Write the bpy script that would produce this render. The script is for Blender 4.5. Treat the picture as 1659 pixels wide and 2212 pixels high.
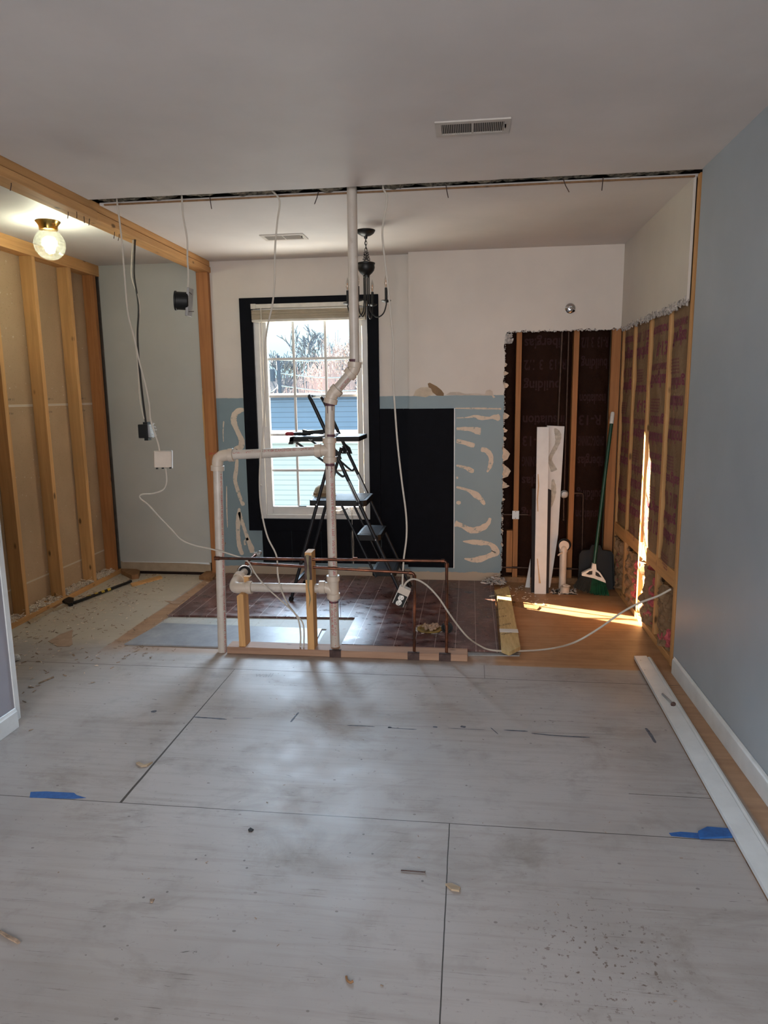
import bpy, math, random
from math import sin, cos, pi, sqrt, atan2, radians as RD
from mathutils import Vector as V, Matrix, noise
from mathutils.geometry import tessellate_polygon
random.seed(7)
for o in list(bpy.data.objects): bpy.data.objects.remove(o)
sc = bpy.context.scene; COL = sc.collection

# ------------------------------------------------------------ camera
F, PIT, YAW, ROL, CH = 1496.02, .1678, .1243, .0125, 1.432
fw = V((-sin(YAW)*cos(PIT), cos(YAW)*cos(PIT), -sin(PIT)))
rt = V((cos(YAW), sin(YAW), 0)); dn = fw.cross(rt)
rt, dn = cos(ROL)*rt+sin(ROL)*dn, -sin(ROL)*rt+cos(ROL)*dn
CAMP = V((0, 0, CH))
cd = bpy.data.cameras.new('camera'); cam = bpy.data.objects.new('camera', cd); COL.objects.link(cam)
m = Matrix((rt, -dn, -fw)).transposed().to_4x4(); m.translation = CAMP; cam.matrix_world = m
cd.sensor_fit = 'HORIZONTAL'; cd.sensor_width = 36; cd.lens = F/1659*36; cd.clip_start = .02; cd.clip_end = 500
sc.camera = cam
def U(px, py, x=None, y=None, z=None):
    """photo pixel -> point on the real plane x=, y= or z="""
    d = fw + rt*((px-829.5)/F) + dn*((py-1106)/F)
    t = (x/d.x) if x is not None else (y/d.y) if y is not None else ((z-CH)/d.z)
    return CAMP + d*t

# ------------------------------------------------------------ world, sun, area lights, exposure
sc.view_settings.view_transform = 'Standard'; sc.view_settings.look = 'None'
sc.view_settings.exposure = 0; sc.view_settings.gamma = 1; sc.view_settings.use_curve_mapping = False
w = bpy.data.worlds.new('world'); sc.world = w; w.use_nodes = True
nt = w.node_tree; nt.nodes.clear()
wo = nt.nodes.new('ShaderNodeOutputWorld'); bg = nt.nodes.new('ShaderNodeBackground')
tc = nt.nodes.new('ShaderNodeTexCoord'); sx = nt.nodes.new('ShaderNodeSeparateXYZ'); cr = nt.nodes.new('ShaderNodeValToRGB')
nt.links.new(tc.outputs['Generated'], sx.inputs[0]); nt.links.new(sx.outputs['Z'], cr.inputs[0])
nt.links.new(cr.outputs[0], bg.inputs[0]); nt.links.new(bg.outputs[0], wo.inputs[0])
e = cr.color_ramp.elements
e[0].position = 0.0; e[0].color = (.35, .50, .62, 1); e[1].position = .12; e[1].color = (.75, .97, 1, 1)
k = e.new(.05); k.color = (.50, .74, .84, 1)
k = e.new(1.0); k.color = (.45, .70, 1, 1)
bg.inputs[1].default_value = 1.7
SUN_E, WIN_E, BACK_E, LAMP_E, NEAR_E, FAR_E = 95, 150, 138, 19, 14, 3300
def light(name, kind, loc, direction, energy, color, **kw):
    l = bpy.data.lights.new(name, kind); l.energy = energy; l.color = color
    for a, b in kw.items(): setattr(l, a, b)
    o = bpy.data.objects.new(name, l); COL.objects.link(o); o.location = loc
    o.rotation_euler = V(direction).to_track_quat('-Z', 'Y').to_euler(); return o
light('sun', 'SUN', (-8, 12, 5), (1, -.44, -.405), SUN_E, (1, .80, .55), angle=RD(.5))
light('sky_light_over_window', 'AREA', (-1.2, 6.35, 3.5), (0.02, -1, -1.15), WIN_E, (.80, .90, 1), shape='RECTANGLE', size=2.6, size_y=1.4)
light('sky_light_high', 'AREA', (-2.2, 12, 4.9), (0.1, -1, -.42), FAR_E, (.60, .79, 1), shape='RECTANGLE', size=7, size_y=2.4)
light('low_outdoor_fill', 'AREA', (-1.2, 6.25, -.12), (0, -1, 1.25), 190, (1, .97, .88), shape='RECTANGLE', size=3.0, size_y=1.1)  # added area lamp, low outside the window, to brighten the kitchen ceiling
light('daylight_rear_window', 'AREA', (-.3, -2.85, 1.45), (0, 1, -.02), BACK_E, (1.0, .97, .955), shape='RECTANGLE', size=2.8, size_y=1.9)
light('near_ceiling_fill', 'AREA', (-.35, -.9, 2.38), (0, .35, -1), NEAR_E, (1.0, .97, .95), shape='RECTANGLE', size=1.6, size_y=1.2)  # unseen fill lamp added under the near ceiling, aimed down at the floor

# ------------------------------------------------------------ node material helpers
class N:
    def __init__(s, name, rough=.6, metal=0, spec=.5):
        s.m = bpy.data.materials.new(name); s.m.use_nodes = True; s.t = s.m.node_tree
        s.b = s.t.nodes['Principled BSDF']; s.b.inputs['Roughness'].default_value = rough
        s.b.inputs['Metallic'].default_value = metal; s.b.inputs['Specular IOR Level'].default_value = spec
        s.tc = s.t.nodes.new('ShaderNodeTexCoord'); s.co = s.tc.outputs['Object']; s._x = None
    def L(s, a, b): s.t.links.new(a, b)
    def set(s, inp, v):
        if isinstance(v, bpy.types.NodeSocket): s.L(v, inp)
        elif isinstance(v, tuple) and len(v) == 3 and inp.type == 'RGBA': inp.default_value = (*v, 1)
        else: inp.default_value = v
    def M(s, op, a, b=0.0, c=0.0):
        n = s.t.nodes.new('ShaderNodeMath'); n.operation = op
        s.set(n.inputs[0], a); s.set(n.inputs[1], b); s.set(n.inputs[2], c); return n.outputs[0]
    def xyz(s):
        if s._x is None:
            n = s.t.nodes.new('ShaderNodeSeparateXYZ'); s.L(s.co, n.inputs[0]); s._x = n.outputs
        return s._x
    def mapped(s, scale, loc=(0, 0, 0), rnd=False):
        n = s.t.nodes.new('ShaderNodeMapping'); s.L(s.co, n.inputs[0]); n.inputs['Scale'].default_value = scale
        n.inputs['Location'].default_value = loc
        if rnd:
            oi = s.t.nodes.new('ShaderNodeObjectInfo'); cb = s.t.nodes.new('ShaderNodeCombineXYZ')
            q = s.M('MULTIPLY', oi.outputs['Random'], 37.0)
            for i in range(3): s.L(q, cb.inputs[i])
            s.L(cb.outputs[0], n.inputs['Location'])
        return n.outputs[0]
    def noise(s, scale=5, detail=4, rough=.55, vec=None, dist=0):
        n = s.t.nodes.new('ShaderNodeTexNoise'); s.L(vec or s.co, n.inputs['Vector'])
        n.inputs['Scale'].default_value = scale; n.inputs['Detail'].default_value = detail
        n.inputs['Roughness'].default_value = rough; n.inputs['Distortion'].default_value = dist; return n.outputs[0]
    def voro(s, scale, vec=None):
        n = s.t.nodes.new('ShaderNodeTexVoronoi'); s.L(vec or s.co, n.inputs['Vector']); n.inputs['Scale'].default_value = scale
        return n.outputs['Distance']
    def ramp(s, f, stops, interp='LINEAR'):
        n = s.t.nodes.new('ShaderNodeValToRGB'); s.L(f, n.inputs[0]); n.color_ramp.interpolation = interp
        el = n.color_ramp.elements
        while len(el) < len(stops): el.new(.5)
        for q, (p, c) in zip(el, stops):
            q.position = p; q.color = (*c, 1) if isinstance(c, tuple) else (c, c, c, 1)
        return n.outputs[0]
    def step(s, f, lo, hi):
        n = s.t.nodes.new('ShaderNodeMapRange'); n.clamp = True; s.L(f, n.inputs[0])
        n.inputs[1].default_value = lo; n.inputs[2].default_value = hi; return n.outputs[0]
    def mix(s, f, a, b, mode='MIX'):
        n = s.t.nodes.new('ShaderNodeMix'); n.data_type = 'RGBA'; n.blend_type = mode
        s.set(n.inputs[0], f); s.set(n.inputs[6], a); s.set(n.inputs[7], b); return n.outputs[2]
    def color(s, c): s.set(s.b.inputs['Base Color'], c); return s
    def rough(s, c): s.set(s.b.inputs['Roughness'], c); return s
    def bump(s, h, strength=.2, dist=.002):
        n = s.t.nodes.new('ShaderNodeBump'); s.L(h, n.inputs['Height']); n.inputs['Strength'].default_value = strength
        n.inputs['Distance'].default_value = dist; s.L(n.outputs[0], s.b.inputs['Normal']); return s
def simple(name, c, rough=.6, metal=0, var=.12, scale=18, spec=.5, bump=0):
    n = N(name, rough, metal, spec); f = n.noise(scale, 4)
    n.color(n.ramp(f, [(.3, tuple(x*(1-var) for x in c)), (.7, tuple(min(1, x*(1+var)) for x in c))]))
    if bump: n.bump(f, bump)
    return n.m
def wood(name, axis, base, dark, rough=.65, knots=True):
    n = N(name, rough, 0, .3); s = [34.0]*3; s[axis] = 1.6
    f = n.noise(1, 5, .6, n.mapped(tuple(s), rnd=True), .6)
    big = n.noise(1.4, 3, .5, n.mapped((1, 1, 1), rnd=True))
    c = n.ramp(f, [(.25, dark), (.6, base), (.85, tuple(min(1, x*1.15) for x in base))])
    c = n.mix(n.step(big, .35, .7), c, tuple(x*.72 for x in base), 'MIX') if False else n.mix(n.M('MULTIPLY', n.step(big, .45, .7), .45), c, tuple(x*.6 for x in base))
    if knots:
        s2 = [9.0]*3; s2[axis] = 4.0
        k = n.voro(1, n.mapped(tuple(s2), rnd=True))
        c = n.mix(n.M('SUBTRACT', 1.0, n.step(k, .06, .12)), c, tuple(x*.35 for x in dark))
    n.color(c); n.bump(f, .15); return n.m
LW, LD = (.62, .345, .14), (.44, .235, .09)
M = dict(
    wx=wood('pine_along_x', 0, LW, LD), wy=wood('pine_along_y', 1, LW, LD), wz=wood('pine_along_z', 2, LW, LD),
    rz=wood('reddish_stud_pine', 2, (.40, .17, .060), (.25, .10, .032)),
    plate=wood('dusty_plate_pine', 0, (.44, .27, .18), (.26, .14, .09)),
    chipw=wood('splintered_pine', 0, (.46, .36, .25), (.30, .22, .14), knots=False),
    pvc=None, pvcf=simple('pvc_fitting', (.56, .47, .385), .35, var=.06),
    red=simple('red_print_ink', (.42, .02, .03), .6), purple=simple('purple_print_ink', (.17, .028, .060), .8),
    purpled=simple('faded_dark_print_ink', (.024, .0040, .0045), .85), ink=simple('black_ink', (.02, .02, .02), .7),
    copper=None, black=simple('black_painted_wood', (.0035, .004, .0068), .7, var=.2, spec=.10),
    blackp=simple('black_plastic', (.006, .006, .006), .5, spec=.3), blackm=simple('black_iron', (.007, .0065, .006), .42, .2),
    lad=simple('charcoal_ladder_tube', (.018, .020, .025), .42, .4), tread=simple('ladder_tread_rubber', (.05, .06, .075), .28),
    white=simple('white_vinyl', (.62, .61, .60), .4, var=.04), trimw=simple('white_trim_paint', (.68, .71, .72), .35, var=.08, scale=9),
    chrome=simple('chrome', (.62, .62, .64), .14, 1, .04), steel=simple('zinc_steel', (.42, .43, .45), .4, .9, .15),
    rust=simple('rusty_nail_plate', (.07, .04, .035), .6, .3, .4, 40), brass=simple('polished_brass', (.65, .42, .12), .22, 1, .08),
    cable=simple('white_cable_sheath', (.47, .42, .355), .5, var=.06), cableb=simple('black_cable_sheath', (.015, .014, .014), .5),
    galv=simple('dull_galvanised_box', (.34, .33, .32), .5, .6, .15), tanbox=simple('beige_plastic_box', (.55, .46, .38), .5, var=.06),
    blue=simple('blue_masking_tape', (.018, .10, .32), .6, var=.2, scale=60), gum=simple('black_gum', (.02, .02, .022), .8),
    glue=None, tan=simple('torn_tan_paper', (.53, .45, .35), .8), brn=simple('torn_brown_paper', (.24, .15, .08), .8),
    gyp=simple('broken_gypsum', (.62, .60, .58), .9, var=.3, scale=70, bump=.5), gypgrey=simple('torn_grey_gypsum_paper', (.40, .37, .35), .9, var=.5, scale=55, bump=.6),
    gyptan=simple('torn_gypsum_flake', (.60, .47, .36), .9, var=.2, scale=50),
    green=simple('green_painted_handle', (.004, .045, .022), .4), bristle=simple('green_bristles', (.005, .07, .028), .7, var=.5),
    bristled=simple('grey_bristles', (.022, .025, .022), .7, var=.4), pan=simple('dark_grey_dustpan', (.012, .013, .014), .6, spec=.25),
    cream=simple('cream_plastic', (.72, .68, .62), .4), redh=simple('red_grip', (.32, .01, .02), .4),
    blind=simple('tan_blind_slats', (.50, .42, .30), .5, var=.1), blindw=simple('blind_headrail', (.60, .57, .50), .45),
    pink=simple('pink_glass_wool', (.42, .085, .095), 1, var=.5, scale=45, bump=.8), yel=None,
    cell=simple('dusty_loose_insulation', (.19, .17, .13), 1, var=.85, scale=60, bump=1.0),
    underl=None, dust=simple('plaster_dust', (.62, .58, .52), .95, var=.2), card=simple('brown_torn_paper_sheet', (.36, .25, .18), .8, var=.15),
    shav=simple('pale_wood_shavings', (.68, .58, .47), .9, var=.4, scale=80), shavd=simple('brown_wood_debris', (.28, .20, .14), .9, var=.5, scale=60),
    brwood=wood('brown_scrap_wood', 1, (.28, .15, .07), (.16, .08, .035)), straw=simple('straw_hat_fibre', (.42, .34, .23), .8, var=.25, scale=50, bump=.5),
    prim=simple('purple_primer', (.085, .03, .045), .6), ybar=simple('yellow_wrap', (.5, .34, .03), .5),
    flange=simple('brass_flange', (.30, .20, .06), .5, .5, .4, 30), darkbrown=simple('dark_brown_stained_trim', (.014, .0065, .005), .55, spec=.2),
)
n = N('pvc_pipe', .32); f = n.noise(9, 4); c = n.ramp(f, [(.3, (.47, .415, .36)), (.7, (.58, .52, .46))])
c = n.mix(n.M('MULTIPLY', n.step(n.noise(26, 4), .6, .72), .5), c, (.35, .28, .22)); n.color(c); M['pvc'] = n.m
n = N('old_copper', .36, .85); f = n.noise(6, 5, .6, n.mapped((1, 1, 1), rnd=True))
n.color(n.ramp(f, [(.35, (.050, .028, .022)), (.52, (.16, .062, .036)), (.66, (.34, .13, .07)), (.8, (.12, .08, .065))])); M['copper'] = n.m
M['dullcop'] = simple('tarnished_copper', (.055, .028, .018), .5, .5, .4, 20)
n = N('dried_adhesive', .7); f = n.noise(38, 5, .7)
n.color(n.ramp(f, [(.36, (.26, .30, .29)), (.43, (.62, .52, .42)), (.7, (.66, .57, .47))])); n.bump(f, .3); M['glue'] = n.m
def paint(name, top, low=None, zs=1.42, rough=.45, rv=.06):
    n = N(name, rough, 0, .4); f = n.noise(2.2, 5); z = n.xyz()[2]
    c = n.ramp(f, [(.3, tuple(x*(1-rv) for x in top)), (.7, tuple(min(1, x*(1+rv)) for x in top))])
    if low:
        wob = n.M('MULTIPLY', n.M('SUBTRACT', n.noise(14, 4), .5), .012)
        c2 = n.ramp(f, [(.3, tuple(x*.93 for x in low)), (.7, tuple(x*1.07 for x in low))])
        c = n.mix(n.step(n.M('ADD', z, wob), zs-.001, zs+.001), c2, c)
        c = n.mix(n.step(n.M('ADD', z, n.M('MULTIPLY', wob, 3.0)), .078, .082), (.40, .32, .24), c)
    n.color(c); n.bump(n.noise(160, 3), .06, .001); return n.m
M['wall_k'] = paint('kitchen_wall_paint', (.60, .545, .49), (.205, .275, .305))
M['wall_kr'] = paint('kitchen_side_wall_paint', (.60, .56, .50))
M['wall_grey'] = paint('blue_grey_wall_paint', (.37, .42, .465))
M['wall_din'] = paint('dinette_green_grey_paint', (.41, .41, .385))
M['ceil'] = paint('ceiling_white_paint', (.62, .59, .575), rough=.6)
M['lav'] = paint('lavender_grey_wall_paint', (.33, .33, .38))
M['shell'] = simple('exterior_sheathing', (.25, .22, .18), .9)
# brown drywall back with stamped lines
n = N('drywall_back_paper', .9, 0, .2); f = n.noise(120, 3); z = n.xyz()[2]
c = n.ramp(n.noise(2.5, 4), [(.3, (.36, .25, .155)), (.7, (.43, .305, .195))])
c = n.mix(n.M('MULTIPLY', n.step(f, .62, .7), .4), c, (.14, .09, .05)); c = n.mix(n.step(n.noise(45, 5), .68, .72), c, (.58, .5, .42))
def band(z0, z1): return n.M('MULTIPLY', n.M('GREATER_THAN', z, z0), n.M('LESS_THAN', z, z1))
c = n.mix(band(1.383, 1.397), c, (.60, .54, .46)); c = n.mix(band(1.389, 1.391), c, (.2, .14, .09)); c = n.mix(band(.205, .217), c, (.50, .42, .32))
n.color(c); M['backpaper'] = n.m
# floor
n = N('worn_plywood_subfloor', .55, 0, .5); X, Y, Z = n.xyz()
grain = n.noise(1, 6, .6, n.mapped((2.2, 36, 1)), .35); big = n.noise(1.1, 4, .55); mid = n.noise(6, 6, .65)
c = n.ramp(big, [(.3, (.30, .275, .262)), (.5, (.385, .36, .345)), (.72, (.44, .412, .398))])
c = n.mix(n.M('MULTIPLY', n.step(grain, .48, .72), .34), c, (.24, .20, .17))
c = n.mix(n.M('MULTIPLY', n.step(mid, .55, .78), .45), c, (.20, .17, .15))
c = n.mix(n.M('MULTIPLY', n.step(n.noise(1, 6, .7, n.mapped((5, 60, 1), (3, 7, 1)), 1.0), .67, .73), .55), c, (.13, .11, .10))
sm_ = n.noise(2.6, 7, .7, n.mapped((1, 1.5, 1), (5, 1, 0)), .6); c = n.mix(n.M('MULTIPLY', n.step(sm_, .54, .74), .55), c, (.16, .125, .10))
sc_ = n.noise(1, 3, .5, n.mapped((3, 110, 1), (1, 9, 1)), 2.2); c = n.mix(n.M('MULTIPLY', n.M('MULTIPLY', n.step(sc_, .64, .69), n.step(mid, .45, .6)), .6), c, (.12, .10, .09))
c = n.mix(n.M('MULTIPLY', n.step(n.noise(55, 4, .7), .62, .70), .35), c, (.16, .13, .11))
c = n.mix(n.M('MULTIPLY', n.step(n.noise(1, 4, .6, n.mapped((14, 50, 1), (2, 3, 1)), 1.5), .70, .74), .75), c, (.05, .042, .038))
spot = n.M('MULTIPLY', n.M('LESS_THAN', n.voro(17), .07), n.step(n.noise(2.0, 3), .48, .58)); c = n.mix(n.M('MULTIPLY', spot, .7), c, (.07, .06, .055))
spot = n.M('LESS_THAN', n.voro(9, n.mapped((1, 1.4, 1), (4, 2, 0))), .05); c = n.mix(n.M('MULTIPLY', spot, .6), c, (.09, .075, .065))
# heavy spatter near the camera on the right
dx = n.M('SUBTRACT', X, .36); dy = n.M('SUBTRACT', Y, 1.62); rr = n.M('SQRT', n.M('ADD', n.M('MULTIPLY', dx, dx), n.M('MULTIPLY', dy, dy)))
sp = n.M('MULTIPLY', n.step(n.noise(58, 5, .6), .595, .63), n.M('SUBTRACT', 1.0, n.step(rr, .10, .27))); c = n.mix(n.M('MULTIPLY', sp, .8), c, (.10, .06, .04))
wob = n.M('MULTIPLY', n.M('SUBTRACT', n.noise(5, 4), .5), .05)
brown = n.ramp(grain, [(.3, (.30, .155, .075)), (.7, (.43, .25, .13))])
brown = n.mix(n.M('MULTIPLY', n.step(mid, .5, .7), .3), brown, (.20, .10, .05))
Yw = n.M('ADD', Y, n.M('MULTIPLY', wob, .5)); Xw = n.M('ADD', X, wob)
mk = n.M('MULTIPLY', n.step(Yw, 3.545, 3.56), n.step(Xw, .10, .16))                    # bath subfloor
mk2 = n.M('MULTIPLY', n.M('MULTIPLY', n.step(Yw, 3.54, 3.60), n.M('SUBTRACT', 1.0, n.step(Yw, 3.68, 3.76))), n.M('MULTIPLY', n.step(Xw, -2.1, -1.8), .55))
mk3 = n.M('MULTIPLY', n.step(X, .955, .975), .9)                                        # strip by the base board
tw = n.M('ADD', X, n.M('MULTIPLY', n.M('SUBTRACT', Y, 3.65), -.02))
mk4 = n.M('MULTIPLY', n.M('MULTIPLY', n.step(n.M('ADD', tw, n.M('MULTIPLY', wob, .6)), -2.115, -2.10), n.M('SUBTRACT', 1.0, n.step(tw, -1.99, -1.975))), n.M('MULTIPLY', n.step(Yw, 3.50, 3.75), .85))
mkk = n.M('MAXIMUM', n.M('MAXIMUM', mk, mk2), n.M('MAXIMUM', mk3, mk4))
c = n.mix(mkk, c, brown)
c = n.mix(n.M('MULTIPLY', n.M('MULTIPLY', n.step(Y, 3.6, 3.75), n.M('LESS_THAN', X, -2.1)), .5), c, (.55, .49, .37))
def seam(S, P, half, a=None, b=None, T=None):
    k = n.M('LESS_THAN', n.M('ABSOLUTE', n.M('SUBTRACT', S, P)), half)
    if a is not None: k = n.M('MULTIPLY', k, n.M('GREATER_THAN', T, a))
    if b is not None: k = n.M('MULTIPLY', k, n.M('LESS_THAN', T, b))
    return k
Yj = n.M('ADD', Y, n.M('MULTIPLY', n.M('SUBTRACT', n.noise(8, 3), .5), .004))
Xj = n.M('ADD', X, n.M('MULTIPLY', n.M('SUBTRACT', n.noise(8, 3), .5), .004))
ks = [seam(Yj, 2.142, .0016), seam(Yj, 3.374, .002), seam(Xj, -.058, .0018, None, 2.142, Y), seam(Xj, .085, .001, 3.374, 3.55, Y), seam(Yj, 2.385, .0015, .58, .95, X)]
kk = ks[0]
for q in ks[1:]: kk = n.M('MAXIMUM', kk, q)
taper = n.M('MULTIPLY', n.M('SUBTRACT', 3.374, Y), .0032)
k2 = n.M('LESS_THAN', n.M('ABSOLUTE', n.M('SUBTRACT', Xj, -1.234)), n.M('ADD', .0012, taper)); k2 = n.M('MULTIPLY', k2, n.M('MULTIPLY', n.M('GREATER_THAN', Y, 2.142), n.M('LESS_THAN', Y, 3.374)))
kk = n.M('MAXIMUM', kk, k2)
c = n.mix(kk, c, (.035, .028, .022)); n.color(c); n.bump(n.M('SUBTRACT', grain, n.M('MULTIPLY', kk, 3.0)), .22, .002)
n.rough(n.ramp(mid, [(.3, .42), (.7, .6)])); M['floor'] = n.m
# laminate
n = N('dark_laminate_planks', .3, 0, .5); X, Y, Z = n.xyz(); t = n.M('DIVIDE', X, .1165); fr = n.M('FRACT', t); pid = n.M('FLOOR', t)
wn = n.t.nodes.new('ShaderNodeTexWhiteNoise'); wn.noise_dimensions = '1D'; n.L(pid, wn.inputs['W'])
g = n.noise(1, 6, .65, n.mapped((11, 4, 1)), .8)
c = n.ramp(g, [(.3, (.032, .012, .012)), (.55, (.095, .034, .028)), (.75, (.17, .066, .048))])
c = n.mix(n.M('MULTIPLY', wn.outputs[0], .4), c, (.10, .042, .037))
dst = n.noise(7, 8, .75, n.mapped((1, 2.2, 1))); c = n.mix(n.M('MULTIPLY', n.step(dst, .50, .74), .6), c, (.40, .33, .31))
c = n.mix(n.M('MULTIPLY', n.step(n.noise(1, 5, .7, n.mapped((90, 40, 1))), .62, .70), .7), c, (.55, .50, .46))
ln = n.M('MAXIMUM', n.M('LESS_THAN', fr, .016), n.M('GREATER_THAN', fr, .99))
jy = n.M('FRACT', n.M('ADD', n.M('DIVIDE', Y, 2.0), wn.outputs[0])); ln2 = n.M('LESS_THAN', jy, .0009)
c = n.mix(n.M('MULTIPLY', ln, .85), c, (.42, .35, .32)); c = n.mix(n.M('MULTIPLY', ln2, .3), c, (.02, .012, .012)); n.color(c)
n.rough(n.ramp(dst, [(.35, .22), (.7, .55)])); n.bump(g, .05); M['lam'] = n.m
# underlay tile sheet
n = N('white_underlay_sheet', .6, 0, .25); X, Y, Z = n.xyz(); fr = n.M('FRACT', n.M('DIVIDE', X, .155)); l = n.M('LESS_THAN', fr, .02); l = n.M('MAXIMUM', l, n.M('LESS_THAN', n.M('FRACT', n.M('DIVIDE', n.M('ADD', Y, .02), .155)), .02))
c = n.mix(n.M('MULTIPLY', l, .6), n.ramp(n.noise(6, 5), [(.3, (.33, .325, .30)), (.7, (.44, .435, .40))]), (.30, .27, .23)); c = n.mix(n.step(n.noise(30, 4), .66, .72), c, (.22, .17, .12)); n.color(c); M['underl'] = n.m
n = N('grey_backing_sheet', .42); f = n.noise(5, 7, .7); n.color(n.ramp(f, [(.3, (.19, .20, .22)), (.6, (.28, .29, .31)), (.75, (.42, .41, .40))])); M['greysheet'] = n.m
# kraft facings
def kraft(name, a, b, dark, sp=.15):
    n = N(name, .62, 0, .35); f = n.noise(1, 6, .6, n.mapped((5, 5, 2.2))); c = n.ramp(f, [(.3, a), (.7, b)])
    c = n.mix(n.M('MULTIPLY', n.step(n.noise(9, 5), .55, .75), .4), c, dark); n.color(c); n.bump(n.noise(16, 6, .65), .8, .016); n.b.inputs['Specular IOR Level'].default_value = sp; return n.m
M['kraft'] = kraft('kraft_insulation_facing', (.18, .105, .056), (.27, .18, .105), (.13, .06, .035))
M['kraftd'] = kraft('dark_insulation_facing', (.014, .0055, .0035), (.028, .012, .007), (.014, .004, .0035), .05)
n = N('yellow_print_board', .6); f = n.noise(1, 5, .6, n.mapped((60, 8, 1))); n.color(n.ramp(f, [(.3, (.42, .30, .13)), (.7, (.62, .48, .24))])); M['yel'] = n.m
# glass etc
def glassmat(name, tint=(.95, .98, 1), refl=.08):
    n = N(name); t = n.t; tr = t.nodes.new('ShaderNodeBsdfTransparent'); tr.inputs[0].default_value = (*tint, 1); gl = t.nodes.new('ShaderNodeBsdfGlossy'); gl.inputs['Roughness'].default_value = .03
    mx = t.nodes.new('ShaderNodeMixShader'); mx.inputs[0].default_value = refl; t.links.new(tr.outputs[0], mx.inputs[1]); t.links.new(gl.outputs[0], mx.inputs[2])
    t.links.new(mx.outputs[0], t.nodes['Material Output'].inputs[0]); return n.m
M['glass'] = glassmat('window_glass'); M['bulbglass'] = glassmat('clear_bulb_glass', (.93, .90, .86), .22)
n = N('cut_glass_globe'); t = n.t
X, Y, Z = n.xyz(); ang = n.M('ARCTAN2', Y, X); a1 = n.M('FRACT', n.M('MULTIPLY', ang, 16/(2*pi))); zz = n.M('FRACT', n.M('MULTIPLY', Z, 52.0))
cut = n.M('MAXIMUM', n.M('LESS_THAN', a1, .2), n.M('LESS_THAN', zz, .2))
tr = t.nodes.new('ShaderNodeBsdfTransparent'); tr.inputs[0].default_value = (.93, .97, .88, 1)
gl = t.nodes.new('ShaderNodeBsdfGlossy'); gl.inputs['Roughness'].default_value = .15
tl = t.nodes.new('ShaderNodeBsdfTranslucent'); tl.inputs[0].default_value = (.95, 1, .85, 1)
m1 = t.nodes.new('ShaderNodeMixShader'); t.links.new(n.M('ADD', .012, n.M('MULTIPLY', cut, .06)), m1.inputs[0]); t.links.new(tr.outputs[0], m1.inputs[1]); t.links.new(tl.outputs[0], m1.inputs[2])
m2 = t.nodes.new('ShaderNodeMixShader'); m2.inputs[0].default_value = .12; t.links.new(m1.outputs[0], m2.inputs[1]); t.links.new(gl.outputs[0], m2.inputs[2]); t.links.new(m2.outputs[0], t.nodes['Material Output'].inputs[0]); M['globe'] = n.m
def emit(name, c, s):
    n = N(name); n.b.inputs['Emission Color'].default_value = (*c, 1); n.b.inputs['Emission Strength'].default_value = s; return n.m
M['bulb'] = emit('lit_bulb', (.90, 1, .80), 14); 
# exterior
def siding(name, c, p, off=0):
    n = N(name, .5); z = n.xyz()[2]; fr = n.M('FRACT', n.M('DIVIDE', n.M('ADD', z, off), p))
    n.color(n.mix(n.M('LESS_THAN', fr, .13), n.ramp(n.noise(2, 4), [(.3, tuple(x*.9 for x in c)), (.7, c)]), tuple(x*.55 for x in c))); return n.m
M['sid1'] = siding('blue_house_siding', (.10, .18, .33), .11); M['sid2'] = siding('pale_house_siding', (.45, .60, .70), .072)
M['roof'] = simple('slate_roof', (.04, .065, .11), .8); M['bark'] = simple('bare_branches', (.12, .15, .21), .9); M['bark2'] = simple('reddish_twigs', (.38, .33, .36), .9)
M['pole'] = simple('utility_pole_wood', (.09, .12, .18), .9); M['wire'] = simple('pale_wire', (.5, .55, .6), .5); M['grass'] = simple('winter_lawn', (.28, .30, .22), 1, var=.3, scale=1)
M['hill'] = simple('leafless_wood_hillside', (.34, .32, .36), 1, var=.35, scale=1.6)

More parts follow.
